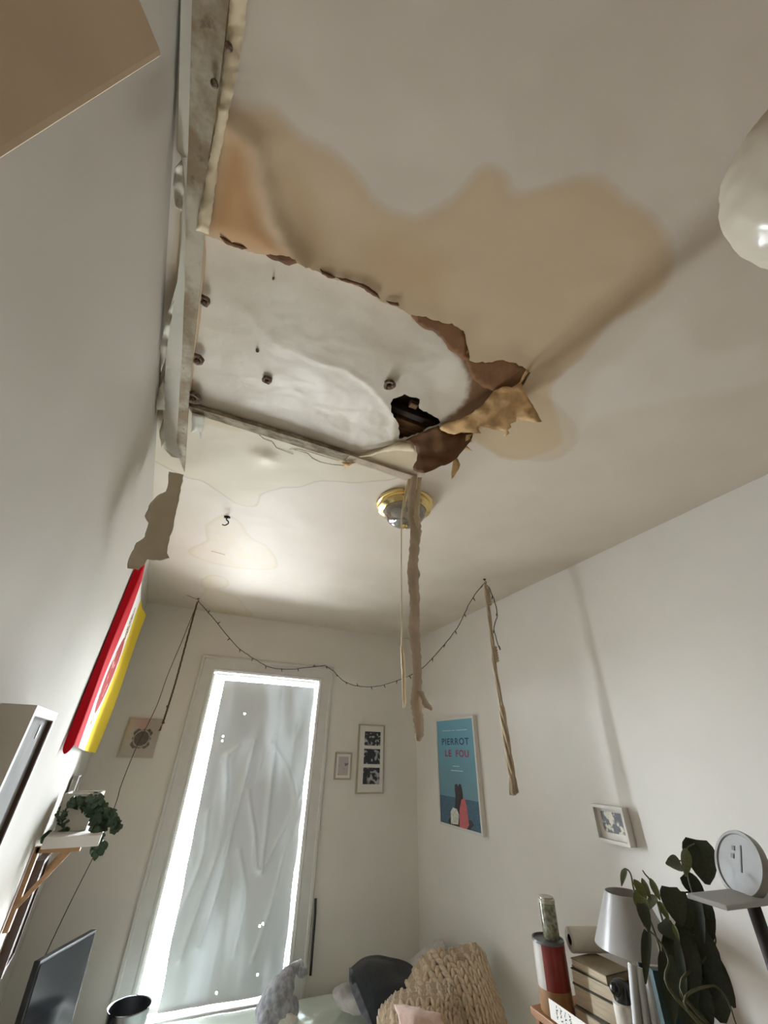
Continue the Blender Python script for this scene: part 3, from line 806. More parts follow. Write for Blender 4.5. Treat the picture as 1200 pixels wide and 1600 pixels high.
y0 = at_z(645, 745, .985).y
tp = thing('hanging_tape', 'wide beige strip of torn joint tape hanging past the ceiling light', 'tape', at_y(645, 745, y0))
ribbon('tape_strip', [(742, 648, 4), (770, 644, 6), (792, 644, 6), (810, 645, 8), (830, 650, 8), (870, 646, 7.5), (905, 646, 9), (950, 648, 7), (985, 647, 9), (1020, 650, 7), (1060, 652, 7), (1095, 650, 8),
                      (1120, 653, 8), (1145, 655, 6.5), (1158, 653, 3)], y0, 'tape', tp, seed=3, th=.0025)
ribbon('torn_tail', [(1080, 656, 4), (1092, 662, 4), (1104, 668, 6), (1110, 674, 1)], y0 - .004, 'tape', tp, seed=5)
ribbon('tape_layer', [(746, 656, 3), (800, 651, 4), (812, 652, 5), (826, 652, 1)], y0 - .006, 'cream_paper', tp, seed=6)
tn = ribbon('hanging_tape', [(748, 641, 4), (775, 634, 3), (800, 629, 1.4), (830, 627, .9), (900, 627, .8), (1000, 628, 1), (1012, 628, 2.4), (1040, 630, 3), (1090, 632, 2.6), (1106, 631, 1)], y0 + .025, 'cream_paper', seed=8, th=.001)
tag(tn, 'thin pale thread of torn tape hanging left of the wide strip', 'tape')

# peeled paper at the end of the corner strip
o = [(264, 737), (287, 742), (277, 792), (272, 815), (270, 828), (265, 839), (261, 864), (265, 872), (250, 876), (230, 874), (226, 882), (216, 890), (199, 888), (200, 876), (213, 848), (226, 839), (232, 817),
     (226, 806), (235, 786), (245, 775), (259, 768), (263, 754)]
o = rag(o, .8, 5, 9); gx, gy = np.meshgrid(np.arange(200, 290, 6), np.arange(738, 890, 6)); g = np.c_[gx.ravel(), gy.ravel()]
g = g[inside(o, g[:, 0], g[:, 1]) & (segdist(o, g[:, 0], g[:, 1]) > 3)]
xy, fs = cdt([o], [tuple(p) for p in g], lambda x, y: inside(o, x, y))
q = MB().add([at_y(a, b, 1.50 - .05 * max(0, (b - 740) / 150) + .012 * noise.noise(Vector((a * .03, b * .03, 4)))) for a, b in xy], fs)
pe = solid(q.build('peeled_paper', 'peel', None, smooth=True), .0012, 0); tag(pe, 'grey brown sheet of peeled paper hanging above the red and yellow flag', 'paper')

# ------------------------------------------------------------------ flag
t = NT('flag_cloth')
uv = t.n('ShaderNodeAttribute', attribute_name='fuv').outputs['Vector']; sp = t.n('ShaderNodeSeparateXYZ', {0: uv}); U, Vv = sp.outputs[0], sp.outputs[1]
gt = lambda a, b: t.math('GREATER_THAN', a, b)
lt = lambda a, b: t.math('LESS_THAN', a, b)
c = t.mix(gt(U, .40), lin((186, 22, 36)), lin((236, 232, 228)))
c = t.mix(gt(U, .685), c, lin((226, 196, 64)))
# shield: pointed oval, red with pale streaks, ornate gold-brown crest above and tip below
eu = t.math('DIVIDE', t.math('SUBTRACT', U, .555), .105); ev = t.math('DIVIDE', t.math('SUBTRACT', Vv, .43), .235)
el = t.math('ADD', t.math('MULTIPLY', eu, eu), t.math('MULTIPLY', ev, ev))
ns = t.n('ShaderNodeTexNoise', {'Vector': t.n('ShaderNodeMapping', {0: uv, 'Scale': (30, 9, 1)}).outputs[0], 'Scale': 1.0, 'Detail': 3}).outputs[0]
c = t.mix(t.math('MULTIPLY', lt(el, 1.0), .95), c, t.mix(t.ss(ns, .62, .68), lin((160, 40, 34)), lin((226, 208, 190))))
cu = t.math('DIVIDE', t.math('SUBTRACT', U, .555), .06); cv = t.math('DIVIDE', t.math('SUBTRACT', Vv, .76), .12)
ec = t.math('ADD', t.math('MULTIPLY', cu, cu), t.math('MULTIPLY', cv, cv))
n2 = t.n('ShaderNodeTexNoise', {'Vector': uv, 'Scale': 60, 'Detail': 2}).outputs[0]
c = t.mix(t.math('MULTIPLY', lt(ec, 1.0), t.ss(n2, .42, .5)), c, lin((126, 100, 44)))
du = t.math('DIVIDE', t.math('SUBTRACT', U, .555), .022); dv = t.math('DIVIDE', t.math('SUBTRACT', Vv, .15), .06)
ed = t.math('ADD', t.math('MULTIPLY', du, du), t.math('MULTIPLY', dv, dv))
c = t.mix(t.math('MULTIPLY', lt(ed, 1.0), t.ss(n2, .4, .5)), c, lin((150, 122, 60)))
t.col(c); t.b.inputs['Roughness'].default_value = .9; t.b.inputs['Specular IOR Level'].default_value = .05; t.bump(t.noise(300, 2), .1, .002); M['flag'] = t.m
FU = [0, .04, .19, .24, .40, .685, .85, 1]; FYS = [2.125, 2.13, 2.16, 2.18, 2.44, 2.80, 2.99, 3.15]; FO = [.003, .006, .030, .032, .022, .024, .036, .056]


def flag_fn(u, v):
    y = float(np.interp(u, FU, FYS)); off = float(np.interp(u, FU, FO)) + .004 * math.sin(v * 7 + u * 6) * min(1, u * 4)
    off += .010 * math.sin(u * 30 + v * 5) * max(0, u - .66)
    z = .80 - .80 * (1 - v) - .05 * max(0, u - .12) * (1 - v) - .02 * u * v
    if v < .06 and u < .2: z -= .035 * math.sin(PI * u / .2)
    return W((wall_x(y) + max(off, .004), y, z))


q = MB(); q.grid(flag_fn, 80, 50); fl = q.build('flag', 'flag', None, smooth=True)
at = fl.data.attributes.new('fuv', 'FLOAT_VECTOR', 'POINT'); buf = []
for vtx in fl.data.vertices:
    u = float(np.interp(vtx.co.y, FYS, FU)); z = vtx.co.z - EYE
    lo = -.05 * max(0, u - .12); hi = .80 - .02 * u
    buf += [u, min(1, max(0, (z - lo) / (hi - lo))), 0]
at.data.foreach_set('vector', buf)
tag(fl, 'red, white and yellow flag with a crest hanging on the left wall', 'flag')


# ------------------------------------------------------------------ pictures
def bw_print(name, seed, lo=(34, 36, 40), hi=(196, 194, 188), scale=14, thr=(.52, .62)):
    t = NT(name); n = t.noise(scale, 2, .4); m_ = t.n('ShaderNodeMapping', {0: t.n('ShaderNodeTexCoord').outputs['Object'], 'Location': (seed, seed * 2.3, seed * .7)})
    n = t.n('ShaderNodeTexNoise', {'Vector': m_.outputs[0], 'Scale': scale, 'Detail': 3, 'Roughness': .45}).outputs['Fac']
    c = t.mix(t.ss(n, *thr), lin(lo), lin(hi)); c = t.mix(t.ss(n, .3, .5, .5, 0), c, lin((70, 72, 76)))
    t.col(c); t.b.inputs['Roughness'].default_value = .3; return t.m


def picture(name, label, cat, o, u, n, w, h, dep, fr, fmat, mount='mat_board', inset=.006, prints=(), group=None, back=True):
    """o: lower-left corner on the wall; u along the wall; n out of the wall."""
    u = Vector(u).normalized(); n = Vector(n).normalized(); v = Vector((0, 0, 1)); o = Vector(o)
    r = thing(name, label, cat, o + n * .0005, group); P = lambda a, b, d: o + u * a + v * b + n * d
    q = MB(); V = []
    for (a, b), (ia, ib) in zip(((0, 0), (w, 0), (w, h), (0, h)), ((fr, fr), (w - fr, fr), (w - fr, h - fr), (fr, h - fr))):
        V += [P(a, b, .002), P(a, b, dep), P(ia, ib, dep), P(ia, ib, .004)]
    q.add(V, [(4 * i + k, 4 * i + k + 1, 4 * ((i + 1) % 4) + k + 1, 4 * ((i + 1) % 4) + k) for i in range(4) for k in range(3)])
    q.build('frame', fmat, r)
    q = MB(); q.box(P(w / 2, h / 2, dep - inset - .002), (w - 2 * fr, h - 2 * fr, .003), u=u, v=v, w=n); q.build('mount', mount, r)
    for (a0, b0, a1, b1, m) in prints:
        q = MB(); q.box(P((a0 + a1) / 2, (b0 + b1) / 2, dep - inset - .0002), (a1 - a0, b1 - b0, .0014), u=u, v=v, w=n); q.build('photo_print', m, r)
    return r, P


UR, NR = (0, -1, 0), (-1, 0, 0); UB, NB = (1, 0, 0), (0, -1, 0); UL, NL = (-.0867, .9962, 0), (.9962, .0867, 0)


def wall_rect(pts, fn):
    P = [fn(*p) for p in pts]; return P


# poster
D = .035; P4 = [at_x(a, b, XR - D) for a, b in ((679, 1129.5), (735.6, 1112), (757, 1302), (689, 1294))]
ya, yb_ = (P4[0].y + P4[3].y) / 2, (P4[1].y + P4[2].y) / 2; za, zb_ = (P4[2].z + P4[3].z) / 2, (P4[0].z + P4[1].z) / 2
t = NT('poster_print'); gz = t.n('ShaderNodeSeparateXYZ', {0: t.n('ShaderNodeTexCoord').outputs['Object']}).outputs[2]
hh = zb_ - za
c = t.mix(t.ss(gz, hh * .27, hh * .95), lin((104, 142, 156)), lin((104, 160, 182)))
c = t.mix(t.ss(gz, hh * .262, hh * .257), c, t.mix(t.ss(t.noise(30, 3, stretch=(1, 1, 5)), .3, .7), lin((50, 82, 104)), lin((68, 102, 122))))
t.col(c); t.b.inputs['Roughness'].default_value = .35; M['poster'] = t.m
pw = ya - yb_
pr, PP = picture('film_poster', 'framed blue film poster with two seated figures on the right wall', 'poster', (XR, ya, za), UR, NR, pw, hh, D, .016, 'frame_white', 'frame_white', .004,
                 ((.016, .016, pw - .016, hh - .016, 'poster'),))
q = MB(); q.box(PP(pw / 2, hh / 2, .002), (pw * .98, hh * .985, .004), u=Vector(UR), v=Vector((0, 0, 1)), w=Vector(NR)); q.build('backing', 'black', pr)


def text(body, parent, P, a, b, size, width, m, name='lettering', d=.0, bold=.0, sx=1.0):
    cu = bpy.data.curves.new(name, 'FONT'); cu.body = body; cu.size = size; cu.align_x = 'CENTER'; cu.extrude = .0004; cu.offset = bold; cu.space_character = 1.15
    ob = bpy.data.objects.new(name, cu); COL.objects.link(ob); bpy.context.view_layer.update()
    me = bpy.data.meshes.new_from_object(ob.evaluated_get(bpy.context.evaluated_depsgraph_get())); bpy.data.objects.remove(ob)
    u = (P(1, 0, 0) - P(0, 0, 0)); v = Vector((0, 0, 1)); n = (P(0, 0, 1) - P(0, 0, 0))
    xs = [q.co.x for q in me.vertices]; k = width / (max(xs) - min(xs)) if width else 1
    mb = MB(); org = P(a, b, d); mb.add([org + u * (q.co.x * k) + v * q.co.y + n * q.co.z for q in me.vertices], [tuple(p.vertices) for p in me.polygons])
    return mb.build(name, m, parent)


M['navy_print'] = mat('navy_print', (32, 58, 96), .5, var=.05); M['red_print'] = mat('red_print', (150, 44, 66), .5, var=.05)
M['pale_print'] = mat('pale_print', (180, 206, 214), .5, var=.05)
face = D - .004 + .0006
text('PIERROT', pr, PP, pw * .5, hh * .735, hh * .088, pw * .70, 'navy_print', d=face, bold=.0012)
text('LE', pr, PP, pw * .31, hh * .622, hh * .088, pw * .165, 'red_print', d=face, bold=.0012)
text('FOU', pr, PP, pw * .67, hh * .622, hh * .088, pw * .31, 'red_print', d=face, bold=.0012)
# illegible small credits: pale word-like dashes
for b_, segs in ((.872, ((.17, .42), (.45, .52), (.55, .83))), (.535, ((.42, .58),)), (.495, ((.36, .66),))):
    for s0, s1 in segs:
        q = MB(); q.box(PP(pw * (s0 + s1) / 2, hh * b_, face), (pw * (s1 - s0), hh * .008, .0006), u=Vector(UR), v=Vector((0, 0, 1)), w=Vector(NR)); q.build('credit_line', 'pale_print', pr)
M['figure_dark'] = mat('figure_dark', (48, 40, 44), .5, var=.2, scale=80); M['figure_white'] = mat('figure_white', (204, 204, 192), .5, var=.25, scale=60); M['figure_red'] = mat('figure_red', (178, 90, 92), .5, var=.15, scale=60)


def blob(pts, m, nm='printed_figure', d=0.0):
    V = [PP(pw * a, hh * b, face + d) for a, b in pts]; q = MB().add(V, [tuple(range(len(V)))]); return solid(q.build(nm, m, pr), .0006, 0)


blob([(.26, .02), (.72, .02), (.82, .07), (.78, .10), (.30, .09), (.22, .05)], 'figure_dark')
blob([(.40, .12), (.44, .28), (.43, .33), (.44, .37), (.49, .38), (.52, .355), (.54, .38), (.59, .38), (.61, .34), (.62, .29), (.60, .14)], 'figure_dark', d=.0004)
blob([(.29, .03), (.30, .13), (.36, .17), (.46, .165), (.50, .12), (.47, .04)], 'figure_white', d=.0008)
blob([(.50, .02), (.52, .16), (.58, .25), (.66, .27), (.70, .20), (.72, .06), (.66, .02)], 'figure_red', d=.0012)

# small frame on the right wall
D = .04; P4 = [at_x(a, b, XR - D) for a, b in ((921, 1259), (970, 1258), (985, 1322), (936, 1316))]
ya, yb_ = (P4[0].y + P4[3].y) / 2, (P4[1].y + P4[2].y) / 2; za, zb_ = (P4[2].z + P4[3].z) / 2, (P4[0].z + P4[1].z) / 2
w, h = ya - yb_, zb_ - za
picture('picture_frame', 'white box frame with black and white photo on the right wall', 'picture frame', (XR, ya, za), UR, NR, w, h, D, .012, 'frame_white', 'mat_board', .022,
        ((w * .19, h * .26, w * .86, h * .82, bw_print('bw_people_print', 2.1, (40, 40, 38), (200, 198, 180), 42, (.5, .62))),))
# back wall frames
P4 = [at_y(a, b, YB - .02) for a, b in ((560, 1130), (601, 1134), (600, 1241), (558, 1240))]
xa, xb, za, zb_ = (P4[0].x + P4[3].x) / 2, (P4[1].x + P4[2].x) / 2, (P4[2].z + P4[3].z) / 2, (P4[0].z + P4[1].z) / 2; w, h = xb - xa, zb_ - za
picture('picture_frame', 'tall narrow white frame with three stacked black and white photos', 'picture frame', (xa, YB, za), UB, NB, w, h, .02, .01, 'frame_silver', 'mat_board', .005,
        tuple((w * .23, h * a, w * .84, h * b, bw_print('bw_strip_print', s, (36, 40, 46), (170, 172, 170), 30, (.52, .64))) for a, b, s in ((.13, .36, 5.2), (.41, .63, 8.8), (.68, .89, 3.4))))
P4 = [at_y(a, b, YB - .015) for a, b in ((525, 1175), (551, 1176), (548, 1219), (522, 1218))]
xa, xb, za, zb_ = (P4[0].x + P4[3].x) / 2, (P4[1].x + P4[2].x) / 2, (P4[2].z + P4[3].z) / 2, (P4[0].z + P4[1].z) / 2; w, h = xb - xa, zb_ - za
t = NT('lilac_print'); t.col(t.mix(t.ss(t.noise(26, 2), .58, .64), lin((186, 176, 176)), lin((120, 104, 116)))); M['lilac'] = t.m
picture('picture_frame', 'small pale frame with lilac print beside the window casing', 'picture frame', (xa, YB, za), UB, NB, w, h, .015, .012, 'frame_silver', 'mat_board', .004, ((w * .2, h * .16, w * .8, h * .84, 'lilac'),))
# clear frame with a dark rosette
P4 = [at_y(a, b, YB - .018) for a, b in ((202, 1121), (258, 1123), (236, 1185), (182, 1183))]
xa, xb, za, zb_ = (P4[0].x + P4[3].x) / 2, (P4[1].x + P4[2].x) / 2, (P4[2].z + P4[3].z) / 2, (P4[0].z + P4[1].z) / 2; w, h = xb - xa, zb_ - za
fr, FP = picture('picture_frame', 'clear acrylic frame with a dark square rosette left of the window', 'picture frame', (xa, YB, za), UB, NB, w, h, .018, .006, 'frame_acrylic', 'frame_acrylic', .004)
ro = at_y(221, 1154, YB - .018); s = .062
V = []; k = 48
for i in range(k):
    an = 2 * PI * i / k; sq = 1 / max(abs(math.cos(an)), abs(math.sin(an))); rr = s * (sq * (.9 + .1 * math.cos(an * 12)))
    V.append(Vector((ro.x + rr * math.cos(an), YB - .0165, ro.z + rr * math.sin(an))))
q = MB().add(V, [tuple(range(k))]); solid(q.build('rosette', mat('rosette_print', (104, 92, 82), .7, var=.45, scale=70), fr), .001, 0)
q = MB(); q.lathe((ro.x, YB - .018, ro.z), [(.046, 0), (.05, .001), (.053, 0)], 40, (0, -1, 0)); q.build('rosette_ring', mat('ring_print', (168, 158, 146), .7), fr)
q = MB(); q.lathe((ro.x, YB - .0182, ro.z), [(.0005, .0004), (.044, .0004)], 36, (0, -1, 0)); q.build('rosette_disc', mat('disc_print', (88, 76, 68), .7, var=.2, scale=60), fr)

# large white box frame on the left wall
y1, y2, zt_, D = 1.08, 1.345, .065, .06
t = NT('grey_box_print'); t.col(t.mix(t.ss(t.noise(6, 3), .35, .65), lin((132, 132, 130)), lin((158, 156, 152)))); t.b.inputs['Roughness'].default_value = .8; t.b.inputs['Specular IOR Level'].default_value = .1; M['box_print'] = t.m
bw_, bh = y2 - y1, .62
bf, BP = picture('box_frame', 'deep white box frame on the left wall at the photo edge', 'picture frame', (wall_x(y1), y1, zt_ - bh + EYE), UL, NL, bw_, bh, D, .018, 'frame_white', 'box_print', .010)
q = MB(); q.box(BP(bw_ * .66, bh * .93, D - .010), (.012, .028, .002), u=Vector(UL), v=Vector((0, 0, 1)), w=Vector(NL)); q.build('sticker', 'cover_grey', bf)
q = MB(); q.box(BP(bw_ - .0205, bh / 2, D - .006), (.005, bh - .04, .008), u=Vector(UL), v=Vector((0, 0, 1)), w=Vector(NL)); q.build('spacer', 'dark_wood', bf)

# ------------------------------------------------------------------ shelf, bracket, ivy
SY = 2.42; sz = -.328; wl = wall_x(SY) + .004
sh = thing('wall_shelf', 'white wall shelf on pine brackets below the flag', 'shelf', W((wl, SY, sz)))
q = MB(); q.box(W((wl + .100, SY + .30, sz - .018)), (.20, .60, .036), u=(.9962, .0867, 0), v=(-.0867, .9962, 0), bev=.003); q.build('board', 'white', sh)
for yy in (SY + .07, SY + .48):
    bx_ = wall_x(yy) + .004; zt_ = sz - .037; br = MB()
    br.box(W((bx_ + .009, yy, zt_ - .125)), (.018, .022, .25)); br.box(W((bx_ + .085, yy, zt_ - .011)), (.155, .022, .02))
    a, b = W((bx_ + .012, yy, zt_ - .18)), W((bx_ + .125, yy, zt_ - .018)); d = (b - a).normalized(); br.box((a + b) / 2, ((b - a).length, .02, .018), u=d, v=(0, 1, 0), w=d.cross(Vector((0, 1, 0))))
    br.build('bracket', 'bracket', sh)
# planter
pc = W((wall_x(SY + .2) + .105, SY + .2, sz + .001))
pl = thing('potted_ivy', 'small ivy in a pale planter on the white wall shelf', 'potted plant', pc)
V = []
for z_, hx, hy in ((0, .058, .058), (.135, .07, .07), (.135, .062, .062), (.11, .06, .06)):
    V += [pc + Vector((sx * hx, sy * hy, z_)) for sx, sy in ((-1, -1), (1, -1), (1, 1), (-1, 1))]
q = MB().add(V, [(4 * i + k, 4 * i + (k + 1) % 4, 4 * i + 4 + (k + 1) % 4, 4 * i + 4 + k) for i in range(3) for k in range(4)] + [(3, 2, 1, 0)]); q.build('planter', 'pot_grey', pl)
q = MB(); q.box(pc + Vector((0, 0, .105)), (.118, .118, .02)); q.build('soil', 'soil', pl)
ivy = leaf_mesh('ivy_leaf', 'leaf_ivy', .25, .3, 'heart'); rnd = random.Random(11)
vines = [[(122, 1262), (108, 1258), (98, 1275), (102, 1300), (80, 1305), (70, 1309)], [(125, 1258), (140, 1245), (158, 1258), (168, 1280), (182, 1292)], [(130, 1262), (150, 1262), (158, 1290), (152, 1312), (148, 1330)],
         [(128, 1255), (150, 1249), (168, 1264), (180, 1284), (184, 1292)], [(120, 1256), (112, 1252), (122, 1250), (150, 1252)], [(145, 1265), (150, 1285), (150, 1305), (158, 1322), (157, 1330)]]
vm = MB()
for vi, vn in enumerate(vines):
    pth = [at_y(a, b, pc.y - .05 - .012 * vi * (i > 0)) for i, (a, b) in enumerate(vn)]; sp_ = spline(pth, 5); vm.tube(sp_, .0018, 5)
    for i, p in enumerate(sp_[1:]):
        for _ in range(3):
            d = Vector((rnd.uniform(-1, 1), rnd.uniform(-1, .2), rnd.uniform(-1, .5))).normalized(); L = rnd.uniform(.018, .032)
            put_leaf(ivy, pl, p + Vector((rnd.uniform(-.008, .008), rnd.uniform(-.02, .01), rnd.uniform(-.008, .008))), p + d * L, L * 1.0, Vector((rnd.uniform(-.5, .5), -1, .4)))
vm.build('vine', 'stem', pl, smooth=True)
# narrow grey frame leaning behind the pot, dark frame below the shelf
gy_ = 2.86
gf, _ = picture('picture_frame', 'narrow grey frame leaning on the shelf behind the ivy planter', 'picture frame', (wall_x(gy_) + .012, gy_, sz + EYE + .002), UL, NL, .14, .185, .022, .012, 'grey_wood', 'mat_board', .004)
picture('picture_frame', 'dark brown wooden frame hanging on the left wall under the shelf', 'picture frame', (wall_x(2.70), 2.70, -.80 + EYE), UL, NL, .2, .355, .035, .02, 'dark_wood', 'dark_wood', .008)

# ------------------------------------------------------------------ television and bucket
zt_ = -.835; p1 = at_z(64, 1502, zt_); p2 = at_z(152, 1452, zt_); d = (p2 - p1); d.z = 0; L = d.length; d.normalize(); nrm = Vector((d.y, -d.x, 0))
ctr = (p1 + p2) / 2; TH = .42; upv = (Vector((0, 0, 1)) - nrm * .05).normalized()
tv = thing('television', 'black flat television in the corner left of the window', 'television', Vector((ctr.x, ctr.y, ctr.z - TH - .12)))
q = MB(); q.box(ctr - upv * (TH / 2) - nrm * .018, (L, .03, TH), u=d, v=d.cross(upv) * -1, w=upv, bev=.004); q.build('housing', 'black', tv)
q = MB(); q.box(ctr - upv * (TH / 2) - nrm * .0025, (L - .02, .003, TH - .022), u=d, v=d.cross(upv) * -1, w=upv); q.build('screen', 'screen', tv)
q = MB(); q.box(ctr - Vector((0, 0, TH + .05)) + nrm * .005, (.05, .03, .12), u=d, v=nrm); q.box(ctr - Vector((0, 0, TH + .113)) - nrm * .018, (.3, .17, .014), u=d, v=nrm, bev=.004); q.build('stand', 'black', tv)
tz = ctr.z - TH - .12
cb = thing('media_cabinet', 'low dark cabinet under the television', 'cabinet', Vector((-.36, 3.16, 0)))
hd = tz - .001; cu_, cv_ = d, nrm; cc = Vector((ctr.x - nrm.x * .018, ctr.y - nrm.y * .018, 0))
q = MB(); q.box(cc + Vector((0, 0, hd / 2 + .03)), (.44, .24, hd - .06), u=cu_, v=cv_, bev=.005); q.build('carcass', 'dark_wood', cb)
q = MB(); q.box(cc + nrm * .124 + Vector((0, 0, hd / 2)), (.40, .012, hd - .14), u=cu_, v=cv_, bev=.003); dr_ = q.build('door', 'dark_wood', cb)
q = MB(); q.ball(cc + nrm * .138 + d * .16 + Vector((0, 0, hd * .6)), .011, 10, 8); q.build('knob', 'steel', dr_, smooth=True)
for sx in (-1, 1):
    for sy in (-1, 1):
        q = MB(); q.box(cc + cu_ * (sx * .19) + cv_ * (sy * .09) + Vector((0, 0, .03)), (.03, .03, .06), u=cu_, v=cv_); q.build('leg', 'dark_wood', cb)

BZ = -1.315                                   # top of the bed
rc = at_z(203, 1573, -1.12)
bu = thing('bucket', 'metal bucket with dark inside standing below the window', 'bucket', Vector((rc.x, rc.y, EYE + BZ - .0)))
hb = rc.z - (EYE + BZ) - .003; q = MB(); base = Vector((rc.x, rc.y, EYE + BZ + .003)); R1 = .098
q.lathe(base, [(.0005, 0), (R1 * .8, 0), (R1, hb), (R1 + .004, hb + .003), (R1 + .003, hb + .006), (R1 - .002, hb + .003)], 40); q.build('body', 'steel', bu, smooth=40)
q = MB(); q.lathe(base, [(R1 - .0022, hb + .003), (R1 * .93 - .003, hb * .6), (R1 * .8, .03), (.0005, .03)], 40); q.build('liner', 'bag', bu, smooth=True)

# ------------------------------------------------------------------ bed and what lies on it
BX0, BX1, BY0, BY1 = -.06, 1.86, 2.24, YB - .035
bed = thing('bed', 'bed with a creased mint green sheet under the window', 'bed', Vector(((BX0 + BX1) / 2, (BY0 + BY1) / 2, 0)))
q = MB(); q.box(((BX0 + BX1) / 2, (BY0 + BY1) / 2, .24), (BX1 - BX0, BY1 - BY0, .14), bev=.01); q.build('bed_frame', 'bed_wood', bed)
for sx in (BX0 + .05, BX1 - .05):
    for sy in (BY0 + .05, BY1 - .05):
        q = MB(); q.box((sx, sy, .085), (.06, .06, .17)); q.build('leg', 'bed_wood', bed)
q = MB(); q.box(((BX0 + BX1) / 2, (BY0 + BY1) / 2, .415), (BX1 - BX0 - .03, BY1 - BY0 - .02, .205), bev=.03); q.build('mattress', 'mattress', bed)
RUN = [((1.15, 3.40), (.78, 3.05), .010, .012), ((1.38, 3.50), (1.02, 3.10), .012, .014), ((1.3, 3.38), (.92, 3.34), .008, .010), ((.75, 3.3), (.35, 3.42), .008, .014), ((1.2, 3.2), (1.0, 2.9), .01, .012), ((.6, 3.3), (.3, 3.1), .008, .014)]


def sheet_fn(u, v):
    x = BX0 + (BX1 - BX0) * u; y = BY0 + (BY1 - BY0) * v; z = BZ - .014
    for a, b, hgt, w_ in RUN: z += hgt * math.exp(-float(segdist([a, b], x, y, False)) / w_)
    z += .006 * noise.noise(Vector((x * 5, y * 5, 1))) + .003 * noise.noise(Vector((x * 14, y * 14, 3)))
    e = min(u, 1 - u, v, 1 - v); z -= .05 * max(0, 1 - e / .012) ** 2
    return W((x, y, z + .006))


q = MB(); q.grid(sheet_fn, 120, 80); q.build('bed_sheet', 'sheet', bed, smooth=True)

# plush animal sitting with its back to the room
pb = at_z(433, 1590, BZ + .012); S = .00375
pu = thing('plush_animal', 'grey furry plush animal with drooping head on the bed sheet', 'plush toy', pb)
rt = Vector((.93, .36, 0)); up_ = Vector((0, 0, 1)); fwd = Vector((-.36, .93, 0))
pt = lambda a, b, c=0.0: pb + rt * (a * S) + up_ * (b * S * .60) + fwd * (c * S)
path = spline([pt(-4, 0), pt(-4, 12), pt(-1, 34), pt(8, 56), pt(15, 70), pt(23, 78), pt(33, 76), pt(39, 68)], 7)
rad = spline([(27, 0, 0), (31, 0, 0), (25, 0, 0), (17, 0, 0), (11, 0, 0), (7, 0, 0), (7, 0, 0), (5, 0, 0)], 7)
q = MB(); q.tube(path, [r_.x * S for r_ in rad], 26)
for v_ in range(len(q.v)): q.v[v_] = q.v[v_] + Vector((noise.noise(q.v[v_] * 45), noise.noise(q.v[v_] * 45 + Vector((7, 0, 0))), noise.noise(q.v[v_] * 45 + Vector((0, 9, 0))))) * .007
q.build('body', 'plush', pu, smooth=True)
q = MB(); q.ball(pt(-28, 9, -10), 12 * S, 16, 12, sq=(.8, .9, 1.25), wob=.12, ws=40); q.build('paw', 'plush', pu, smooth=True)
q = MB(); q.ball(pt(22, 10, -8), 12 * S, 16, 12, sq=(.8, .9, 1.1), wob=.12, ws=40); q.build('paw', 'plush', pu, smooth=True)
q = MB(); q.ball(pt(-4, 6, -26), 13 * S, 18, 12, sq=(1.5, .7, .75), wob=.15, ws=40); q.build('tail_patch', 'plush_pale', pu, smooth=True)
q = MB(); q.ball(pt(36, 68, -5), 8.5 * S, 16, 12, sq=(1, 1, .75), wob=.2, ws=50); q.build('head', 'plush', pu, smooth=True)
q = MB(); q.ball(pt(30, 72, -8), 6 * S, 12, 9, sq=(.6, .5, 1.2), wob=.2, ws=50); q.build('ear', 'plush', pu, smooth=True)


def cloth(name, rows, m, parent, nu=34, nv=34, amp=.008, fs=16, th=.008, seed=1):
    S_ = patch([[at_y(a, b, y) for a, b, y in r_] for r_ in rows])
    f = lambda u, v: S_(u, v) + Vector((0, -1, .6)) * (amp * noise.noise(S_(u, v) * fs + Vector((seed, 0, 0))))
    q = MB(); q.grid(f, nu, nv); return solid(q.build(name, m, parent, smooth=True), th, 0)


gb = thing('grey_blanket', 'pale grey fleece bunched on the bed left of the navy blanket', 'blanket', at_z(545, 1590, BZ))
cloth('fleece', [[(524, 1543, 3.34), (536, 1538, 3.32), (550, 1540, 3.3), (562, 1545, 3.3)], [(520, 1552, 3.24), (534, 1552, 3.19), (550, 1556, 3.18), (566, 1556, 3.2)],
                 [(524, 1566, 3.2), (540, 1572, 3.14), (556, 1568, 3.12), (572, 1575, 3.12)], [(532, 1576, 3.17), (550, 1584, 3.1), (568, 1588, 3.08), (584, 1602, 3.02)]], 'grey_fleece', gb, amp=.03, fs=13)
nb = thing('navy_blanket', 'navy blue fleece blanket draped over pillows in the bed corner', 'blanket', at_z(600, 1590, BZ))
cloth('fleece', [[(546, 1516, 3.30), (572, 1496, 3.34), (606, 1496, 3.3), (640, 1506, 3.22), (664, 1534, 3.12)], [(549, 1532, 3.2), (575, 1516, 3.18), (610, 1516, 3.16), (642, 1525, 3.1), (668, 1550, 3.0)],
                 [(560, 1562, 3.12), (586, 1556, 3.06), (616, 1555, 3.02), (648, 1560, 2.98), (675, 1575, 2.9)], [(578, 1604, 3.0), (600, 1605, 2.95), (625, 1605, 2.9), (655, 1608, 2.85), (680, 1612, 2.8)]], 'navy', nb, amp=.02, fs=9, th=.012)
cloth('lining', [[(545, 1514, 3.29), (550, 1514, 3.28)], [(546, 1536, 3.2), (556, 1534, 3.18)], [(556, 1565, 3.11), (568, 1562, 3.09)], [(574, 1606, 2.99), (584, 1606, 2.97)]], mat('navy_lining', (96, 98, 106), .9, var=.3, scale=30), nb, nu=6, amp=.006, th=.006)
pw_ = thing('grey_pillow', 'grey pillow corner sticking up behind the knitted blanket', 'pillow', at_z(665, 1560, BZ))
